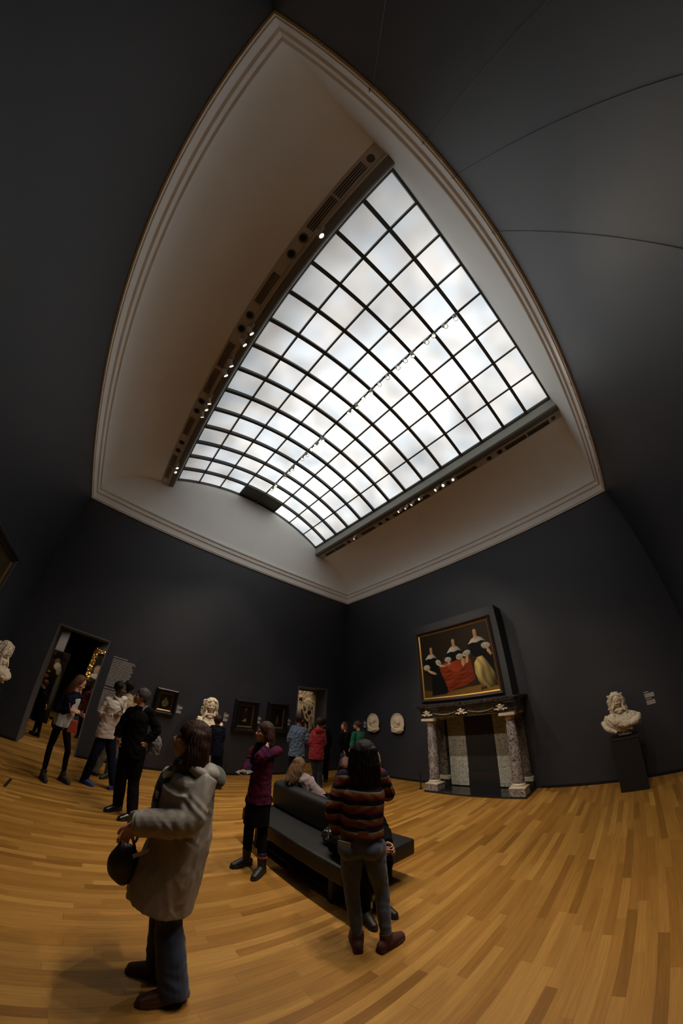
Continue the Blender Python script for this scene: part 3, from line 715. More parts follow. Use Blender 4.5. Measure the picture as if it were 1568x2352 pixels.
for y in (4.13, 2.24):
    q = MB(); c = (6.515-fx, y-fy, 0)
    q.lathe([(.112, .255), (.118, .30), (.114, .8), (.104, 1.2), (.094, 1.49)], c, 32, cap=False)
    q.build('column', MARB, fp, smooth=True)
    q = MB(); q.box((c[0]-.155, c[1]-.155, .028), (c[0]+.155, c[1]+.155, .17)); q.build('plinth', MARB, fp, bevel=.006)
    q = MB(); q.lathe([(.155, .17), (.165, .185), (.155, .205), (.125, .212), (.13, .232), (.118, .25), (.112, .262)], c, 32); q.box((c[0]-.16, c[1]-.16, .17), (c[0]+.16, c[1]+.16, .19)); q.build('column_base', MARBW, fp, smooth=False)
    q = MB(); q.lathe([(.094, 1.485), (.108, 1.492), (.108, 1.505), (.096, 1.512), (.098, 1.53), (.135, 1.565)], c, 32); q.box((c[0]-.165, c[1]-.165, 1.565), (c[0]+.165, c[1]+.165, 1.62)); q.build('capital', MARBW, fp)
for y0, y1 in ((4.03, 4.27), (2.10, 2.33)):
    FB('pilaster', [((6.98, y0+.02, .26), (7.074, y1-.02, 1.56))], MARBM, .004)
    FB('pilaster_base', [((6.95, y0-.005, .17), (7.074, y1+.005, .26))], MARBW, .006)
    FB('pilaster_plinth', [((6.96, y0, .028), (7.074, y1, .17))], MARBD, .004)
    FB('pilaster_capital', [((6.95, y0-.01, 1.56), (7.074, y1+.01, 1.62))], MARBW, .006)
# entablature with carved frieze and shelf
q = MB(); pr = [(6.46, 1.62), (6.45, 1.655), (6.43, 1.66), (6.43, 1.80), (6.41, 1.81), (6.385, 1.84), (6.34, 1.865), (6.325, 1.875), (6.325, 1.915), (7.109, 1.915), (7.109, 1.62)]
q.prism([(a-fx, b_) for a, b_ in pr], lambda a, b_, t: (a, t-fy, b_), 2.03, 4.36); 
q.box((6.32-fx, 1.95-fy, 1.90), (XE-.002-fx, 4.46-fy, 1.935)).box((6.36-fx, 1.98-fy, 1.87), (XE-.002-fx, 4.42-fy, 1.90))
q.build('entablature', MARBD, fp, bevel=.003)
q = MB()
for y in (4.16, 3.26, 2.36):
    q = MB(); c = Vector((6.41-fx, y-fy, 1.735))
    q.ell(c, (.03, .055, .062)); q.ell(c+Vector((-.02, 0, .045)), (.03, .04, .03)); q.ell(c+Vector((-.025, 0, .0)), (.018, .03, .04))
    for s in (-1, 1):
        q.ell(c+Vector((0, s*.07, .03)), (.02, .03, .018)); q.ell(c+Vector((0, s*.085, -.03)), (.02, .035, .016)); q.ell(c+Vector((0, s*.12, -.035)), (.018, .028, .02)); q.ell(c+Vector((-.005, s*.06, -.055)), (.018, .02, .014))
    q.clay('carved_cartouche', MARBW, fp, .006, 2, lambda co, no: .003*wav(co, 3, .02))
for y0, y1 in ((4.0, 3.42), (3.10, 2.52)):
    q = MB(); n = 22
    for k in range(n+1):
        t = k/n; y = y0+(y1-y0)*t; z = 1.735-.045*math.sin(PI*t)
        q.ell((6.425-fx, y-fy, z), (.016, .017, .014+.008*math.sin(k*1.9)**2), n=8, m=6)
    q.build('garland', mat('gilded_leaf_carving', (.22, .15, .05), .4, metal=.5, var=.3, vscale=50), fp, smooth=True)
q = MB()
for k in range(58):
    y = 2.06+k*.039
    q.box((6.438-fx, y-fy, 1.625), (6.452-fx, y+.022-fy, 1.65))
q.build('bead_moulding', mat('tarnished_gilding', (.12, .08, .03), .45, metal=.4), fp)
# chimney breast standing on the shelf
MB().box((6.65, 2.135, 1.938), (XE, 4.47, 4.0)).build('wall_chimney_breast', mat('breast_spotlit_cloth', (.024, .024, .028), .55, var=.1, vscale=1.2, bump=.2, bscale=420), kind='structure', bevel=.004)  # wall cloth in a lighter copy, its spotlit look put into the colour

# ------------------------------------------------------------------ barrier posts
for x, y, lb in ((3.0, 7.29, 'thin black barrier post on the floor below the still life'), (6.52, 4.52, 'thin black barrier post beside the fireplace')):
    o = empty('barrier_post', (x, y, 0), label=lb, cat='post', group=None)
    m = MB(); m.box((-.011, -.011, .012), (.011, .011, .385)); m.build('post', BLACK, o, bevel=.002)
    m = MB(); m.lathe([(.045, 0), (.045, .010), (.02, .014)], (0, 0, 0), 24); m.build('base', BLACK, o)
MB().box((-.9, 5.24, .0005), (-.86, 5.62, .003)).build('floor_strip', BLACK, label='narrow dark strip flat on the floor by the near doorway', cat='floor slot').rotation_euler = (0, 0, 0)  # narrow dark strip lying flat on the boards

# ------------------------------------------------------------------ museum bench
LEA = mat('black_leather', (.0075, .0075, .0085), .48, var=.08, bump=.12, bscale=260, spec=.4)
bn = empty('museum_bench', (2.5, 3.15, 0), label='long black leather bench with a central back in the middle of the gallery', cat='bench')
def cushion(nm, lo, hi, r, parent):
    q = MB(); q.box(lo, hi); o = q.build(nm, LEA, parent, smooth=True); b_ = o.modifiers.new('b', 'BEVEL'); b_.width = r; b_.segments = 5; b_.limit_method = 'ANGLE'
    return o
cushion('seat', (-.50, -.98, .27), (.50, .98, .44), .028, bn)
cushion('backrest', (-.095, -.97, .44), (.095, .97, .785), .07, bn)
m = MB(); m.box((-.40, -.90, .235), (.40, .90, .268)); m.build('under_frame', BLACK, bn)
for y in (-.72, .72):
    for x in (-.38, .38):
        q = MB(); q.box((x-.03, y-.03, 0), (x+.03, y+.03, .235)); q.build('leg', BLACK, bn, bevel=.003)
MB().box((-.34, -.69, .0), (.34, .69, .06)).build('bench_shade_block', BLACK, bn)  # black block standing in for the deep shade under the bench

# ------------------------------------------------------------------ marble sculptures
STONE = mat('cream_marble', (.62, .52, .39), .6, var=.10, vscale=5)
def curls(q, c, r, n, seed, s=.03, zr=(-1, 1), arc_=(0, 2*PI), flat=1.0):
    rs = np.random.RandomState(seed)
    for i in range(n):
        t = i/(n-1); a = arc_[0]+(arc_[1]-arc_[0])*((i*.618) % 1); z = zr[0]+(zr[1]-zr[0])*t
        k = s*(.7+.6*rs.rand())
        q.ell((c[0]+r[0]*math.cos(a), c[1]+r[1]*math.sin(a)*flat, c[2]+r[2]*z), (k, k, k*1.3), n=10, m=6)
def face(q, c, f, s, up=(0, 0, 1), hi=True):
    """head shapes: c centre of the skull, f facing, s half height (about .115 m)"""
    f = Vector(f).normalized(); u = Vector(up); u = (u-f*u.dot(f)).normalized(); r = f.cross(u)
    R = Matrix((r, f, u)).transposed(); c = Vector(c)
    def E(x, y, z, a, b, d, tilt=0):
        q.ell(c+R @ Vector((x*s, y*s, z*s)), (a*s, b*s, d*s), R @ Matrix.Rotation(tilt, 3, 'X'))
    E(0, -.06, .16, .68, .82, .82); E(0, .12, -.18, .60, .62, .70); E(0, .28, -.48, .44, .46, .48); E(0, .46, -.80, .22, .22, .17)
    E(0, .60, .10, .34, .16, .10)                                                    # brow
    for e in (-1, 1):
        E(e*.34, .42, -.22, .22, .28, .24); E(e*.26, .62, .17, .16, .08, .05); E(e*.70, -.06, -.08, .07, .17, .25, -.15)
        E(e*.12, .76, -.30, .08, .10, .07)
    q.tube([c+R @ Vector((0, y*s, z*s)) for y, z in ((.66, .10), (.76, -.06), (.87, -.20), (.82, -.29), (.70, -.31))], [.055*s, .075*s, .11*s, .11*s, .06*s], 10)
    E(0, .70, -.50, .21, .12, .06); E(0, .68, -.60, .17, .12, .065)                    # lips
    return R
def eyes(c, R, s, parent, nm='eyes', m=None):
    q = MB(); c = Vector(c)
    for e in (-1, 1): q.ell(c+R @ Vector((e*.265*s, .56*s, .02*s)), (.115*s, .115*s, .105*s), R, 12, 8)
    return q.build(nm, m, parent, smooth=True)
def bust(name, loc, rz, label, h=.72, w=.66, handed=True, seed=1, tilt=(0, 1, -.18), hat=False, group=None):
    """long-wigged draped bust; local +Y is the front"""
    o = empty(name, loc, rz, label=label, cat='bust', group=group)
    q = MB(); k = h/.72
    hc = Vector((0, .03, .57))*k
    face(q, hc, tilt, .118*k)
    q.tube([(0, 0, .36*k), (0, .01, .50*k)], [.07*k, .058*k], 16)
    # wig: cap and two long falls of curls
    q.ell(hc+Vector((0, -.030, .040))*k, (.100*k, .100*k, .086*k))
    for e in (-1, 1): q.limb([hc+Vector((0, .055, .100))*k, hc+Vector((e*.055, .055, .082))*k, hc+Vector((e*.092, .035, .03))*k, hc+Vector((e*.098, .02, -.05))*k], [.016*k, .026*k, .03*k, .03*k], 10)
    rs = np.random.RandomState(seed+40)
    for i in range(46):
        a = rs.rand()*2*PI; t = .15+1.2*rs.rand(); pnt = Vector((math.cos(a)*math.cos(t)*.10, -.03+math.sin(a)*math.cos(t)*.10, .045+math.sin(t)*.09))
        if pnt.y > .045 and pnt.z < .07: continue
        q.ell(hc+pnt*k, (.022*k, .022*k, .018*k), n=8, m=6)
    for e in (-1, 1):
        for c_ in range(6):
            ph = rs.rand()*6; x0 = .066+.009*c_; y0 = .060-.032*c_; pts = []; rr = []
            for i in range(10):
                t = i/9; pts.append((e*(x0+.034*t+.014*math.sin(t*10+ph))*k, (y0+.020*t+.013*math.cos(t*10+ph))*k, (.655-(.31-.02*c_)*t)*k)); rr.append((.019+.003*math.sin(t*14+ph))*k)
            q.limb(pts, rr, 10)
        q.limb([(e*.075*k, -.01, .64*k), (e*.095*k, -.02, .50*k), (e*.10*k, -.02*k, .36*k)], [(.035*k, .06*k), (.045*k, .06*k), (.04*k, .05*k)])
    q.limb([(0, -.07*k, .64*k), (0, -.085*k, .50*k), (0, -.09*k, .36*k)], [(.09*k, .05*k), (.11*k, .045*k), (.11*k, .04*k)])
    # chest and bell-shaped cloak
    q.limb([(0, 0, .07*k), (.01*k, .0, .13*k), (0, .0, .22*k), (0, -.01*k, .31*k), (0, -.01*k, .385*k)], [(.13*k, .085*k), (w*.40, .115*k), (w*.50, .125*k), (w*.42, .105*k), (w*.20, .07*k)], 36, (1, 0, 0))
    q.limb([(-w*.44, .0, .26*k), (-w*.34, .11*k, .20*k), (-w*.08, .150*k, .17*k), (w*.10, .15*k, .19*k)], [.045*k, .055*k, .050*k, .035*k])
    q.limb([(w*.36, .02, .33*k), (w*.24, .11*k, .26*k), (w*.06, .13*k, .16*k), (-w*.18, .12*k, .09*k)], [.030*k, .036*k, .034*k, .026*k])
    q.limb([(w*.46, -.01, .24*k), (w*.40, .09*k, .15*k), (w*.22, .11*k, .08*k)], [.04*k, .04*k, .03*k])
    q.ell((0, .06*k, .41*k), (.09*k, .05*k, .03*k)); q.ell((0, .09*k, .375*k), (.045*k, .025*k, .025*k))
    for i in range(11):
        a = -1.0+i*.2; q.limb([(math.sin(a)*w*.46, .04*k+.05*k*math.cos(a), .30*k), (math.sin(a)*w*.33, .10*k, .19*k), (math.sin(a)*w*.14, .10*k, .075*k)], [.011*k, .015*k, .009*k], n=8)
    if handed:
        q.limb([(-w*.32, .12*k, .17*k), (-w*.08, .16*k, .20*k), (w*.02, .165*k, .215*k)], [.042*k, .034*k, .026*k])
        hand(q, (w*.03, .172*k, .222*k), (w*.16, .176*k, .235*k), (0, -1, .1), .98*k, .28, 1)
    q.box((-.10*k, -.07*k, .0), (.10*k, .07*k, .06*k)); q.ell((0, 0, .10*k), (.12*k, .09*k, .06*k))
    def disp(co, no):
        return (.0045*k*wav(co, seed, (.05*k, .05*k, .10*k), 1.2)+.0035*k*wav(co, seed+7, (.022*k, .03*k, .05*k), 1.6)) * (co[:, 2] < .44*k) + .003*k*wav(co, seed+1, .022*k)*((np.abs(co[:, 0]) > .065*k) | (co[:, 1] < 0))*(co[:, 2] > .30*k)
    q.clay('carving', STONE, o, .0042*k, 2, disp)
    return o
def pedestal(loc, sx, sy, h, label, m=BLACK, rz=0):
    o = empty('pedestal', loc, rz, label=label, cat='pedestal')
    q = MB(); q.box((-sx/2, -sy/2, 0), (sx/2, sy/2, h-.02)); q.build('block', m, o, bevel=.003)
    q = MB(); q.box((-sx/2-.006, -sy/2-.006, h-.02), (sx/2+.006, sy/2+.006, h)); q.build('top_plate', m, o, bevel=.002)
    return o
pedestal((6.66, .26, 0), .52, .44, .855, 'tall matt black pedestal under the draped bust on the east side')
bust('marble_bust', (6.66, .24, .877), PI/2+.12, 'cream marble bust with long wig and hand on cloak, on the black east pedestal', .75, .68, seed=2, tilt=(.25, 1, -.25))
PEDW = mat('pale_carved_stone', (.40, .37, .34), .6, var=.1)
pd = pedestal((2.40, 7.28, 0), .34, .34, .36, 'low black plinth below the carved stone pedestal', BLACK)
o = empty('stone_pedestal', (2.40, 7.28, .368), label='pale carved stone pedestal under the north bust, mostly hidden by visitors', cat='pedestal')
q = MB()
for i in range(9):
    z = i*.058; q.box((-.15, -.15, z), (.15, .15, z+.046)); q.box((-.142, -.142, z+.04), (.142, .142, z+.062))
q.clay('carved_block', PEDW, o, .008, 2, lambda co, no: .006*wav(co, 5, .035))
bust('marble_bust', (2.40, 7.28, .925), PI-.15, 'cream marble bust with long wig near the middle of the north wall', .92, .66, seed=6, tilt=(.1, 1, -.1))
pedestal((-1.87, 6.72, 0), .42, .42, .98, 'black pedestal under the bust in the north-west corner')
bust('marble_bust', (-1.87, 6.72, 1.002), -PI/2-.35, 'cream marble bust cut by the edge of the picture, by the west wall', .80, .62, seed=9, tilt=(.35, 1, -.25))
def medallion(y, z, label, seed, prof):
    o = empty('mounted_relief', (XE-.042, y, z), -PI/2, label=label, cat='relief', group=None)     # local -Y into the room
    q = MB(); rx, rz_ = .235, .27
    q.ell((0, -.005, 0), (rx, .035, rz_), n=40, m=20)
    for i in range(48):
        a = 2*PI*i/48; q.ell((rx*.97*math.cos(a), -.03, rz_*.97*math.sin(a)), (.018, .014, .018), n=8, m=6)
    s = prof
    q.ell((s*.01, -.05, .05), (.085, .045, .10)); q.ell((s*.055, -.055, .02), (.05, .04, .06)); q.ell((s*.095, -.05, .035), (.02, .015, .016))
    q.ell((s*.075, -.05, -.03), (.022, .02, .02)); q.ell((0, -.045, -.08), (.05, .035, .06))
    for i in range(9): q.ell((-s*(.03+.05*math.sin(i)), -.06, .12-.028*i), (.03, .022, .026), n=8, m=6)
    for i in range(5):
        q.limb([(-.20, -.03, -.10-.03*i), (-.05, -.075, -.17-.018*i), (.12, -.07, -.16-.01*i), (.20, -.03, -.07-.03*i)], [.018]*4, n=8)
    q.ell((0, -.02, -.20), (.19, .06, .09)); q.ell((-s*.17, -.01, -.17), (.07, .04, .07))
    q.clay('relief', STONE, o, .0045, 2, lambda co, no: .002*wav(co, seed, .03)); return o
medallion(6.50, 1.50, 'oval stone relief of a head in profile, nearer the room corner', 3, -1)
medallion(5.57, 1.50, 'oval stone relief of a head in profile, nearer the fireplace', 4, 1)
# stone relief standing behind the far doorway
o = empty('stone_relief', (6.05, 9.35, .64), label='tall sandy stone relief of a standing figure seen through the far doorway', cat='relief')
q = MB(); q.box((-1.0, 0, 0), (1.0, .10, 2.0)); q.box((-1.0, -.05, 0), (-.90, .02, 2.0)).box((.90, -.05, 0), (1.0, .02, 2.0)).box((-1, -.05, 1.92), (1, .02, 2.0))
q.ell((0.05, -.06, 1.50), (.075, .07, .10)); q.ell((0, -.04, 1.60), (.34, .05, .07)); q.limb([(.05, -.05, 1.38), (.06, -.09, 1.05), (.1, -.08, .7)], [.12, .17, .13])
for s, pts in ((1, [(.12, -.06, 1.34), (.30, -.10, 1.12), (.42, -.09, .85), (.62, -.06, .75)]), (-1, [(-.02, -.06, 1.34), (-.26, -.09, 1.12), (-.40, -.07, .85)])): q.limb(pts, [.06, .05, .04, .03][:len(pts)])
q.limb([(.03, -.06, .75), (-.04, -.10, .4), (0, -.07, .05)], [.11, .08, .06]); q.limb([(.18, -.05, .75), (.24, -.09, .4), (.3, -.06, .05)], [.10, .08, .06])
for i in range(14):
    a = i*1.7; x = -.82+1.64*((i*.618) % 1); q.limb([(x, -.02, 1.55-.04*i), (x+.08*math.sin(a), -.06, 1.2-.05*i), (x+.12*math.cos(a), -.03, .75-.03*i)], [.03, .045, .03], n=8)
q.ell((-.05, -.09, .82), (.10, .08, .16)); q.ell((-.5, -.02, .5), (.18, .07, .3)); q.ell((.6, -.02, 1.35), (.2, .05, .25))
q.clay('carving', mat('sandy_carved_stone', (.40, .31, .19), .7, var=.15, vscale=6), o, .012, 2, lambda co, no: .012*wav(co, 11, (.09, .09, .16), 1.3)*(np.abs(co[:, 0]) < .9))
pedestal((6.05, 9.45, 0), 2.1, .3, .62, 'long grey plinth under the stone relief', GREYW)

# ------------------------------------------------------------------ behind the near doorway
MB().box((-.62, 10.95, 0), (3.2, 11.1, 4.2)).build('wall_far_partition', WALL, kind='structure')
# ornate gilded frame
o = empty('gilded_picture', (.32, 10.94, .92), label='painting in a heavily carved gilded frame seen through the near doorway', cat='painting')
q = MB(); Wf, Hf = 1.70, 1.50
for (x0, z0, x1, z1) in ((-Wf/2, 0, -Wf/2, Hf), (Wf/2, 0, Wf/2, Hf), (-Wf/2, 0, Wf/2, 0), (-Wf/2, Hf, Wf/2, Hf)):
    n = 26
    for i in range(n+1):
        t = i/n; x = x0+(x1-x0)*t; z = z0+(z1-z0)*t; s = .070+.020*math.sin(i*1.7)
        q.ell((x+.018*math.sin(i*2.3), -.05, z+.018*math.cos(i*2.9)), (s, .04, s*.9), n=10, m=6)
        q.ell((x+.045*math.cos(i*1.3), -.075, z+.045*math.sin(i*1.3)), (.034, .026, .04), n=8, m=6); q.ell((x-.05*math.cos(i*2.1), -.07, z-.05*math.sin(i*1.9)), (.028, .03, .028), n=8, m=6)
for sx in (-1, 1):
    for sz in (0, 1): q.ell((sx*Wf/2, -.06, sz*Hf), (.10, .05, .10)); q.ell((sx*Wf/2, -.09, sz*Hf+.05), (.05, .04, .06))
q.clay('frame', GOLD, o, .010, 1, lambda co, no: .008*wav(co, 21, .045, 1.0))
c = painted('canvas', Wf, Hf, paint_still(12, (.012, .009, .006), [(.14, .62, .07, .10, (.22, .16, .10), .4), (.14, .50, .10, .05, (.35, .32, .26), .4), (.5, .6, .08, .12, (.22, .14, .08), .5)]), o, 60, 50); c.location = (0, -.03, 0)
# standing panel with a painted costume figure
def paint_fig(U, V):
    C = np.ones(U.shape+(3,))*L3((.018, .008, .004)); C = C*(1+.4*rnd(U, V, 1, 31)[..., None])
    C = blob(C, U, V, .45, .35, .40, .38, (.006, .005, .005), .2); C = blob(C, U, V, .5, .905, .42, .028, (.004, .003, .003), .2); C = blob(C, U, V, .52, .95, .2, .06, (.004, .003, .003), .2)
    C = blob(C, U, V, .52, .855, .12, .045, (.13, .06, .03), .4); C = blob(C, U, V, .60, .79, .17, .05, (.36, .32, .25), .4); C = blob(C, U, V, .74, .735, .12, .06, (.20, .18, .13), .3)
    C = blob(C, U, V, .22, .62, .15, .025, (.16, .05, .012), .3); C = blob(C, U, V, .30, .69, .08, .012, (.25, .16, .02), .3); C = blob(C, U, V, .86, .45, .10, .26, (.07, .065, .045), .5)
    return C
o = empty('standing_panel', (-1.50, 10.80, 0), label='tall dark painted panel of a hatted figure with white collar, in the next room', cat='panel')
MB().box((-.30, 0, 0), (.30, .05, 2.06)).build('board', BLACK, o); c = painted('painting', .58, 2.02, paint_fig, o, 60, 160); c.location = (0, -.003, .02)
MB().box((-2.6, 11.0, 0), (-1.47, 11.2, 4.2)).build('wall_far_stub', mat('lit_grey_wall_paint', (.16, .145, .15), .7, var=.04), kind='structure')  # wall grey lightened, the lit look put into its colour

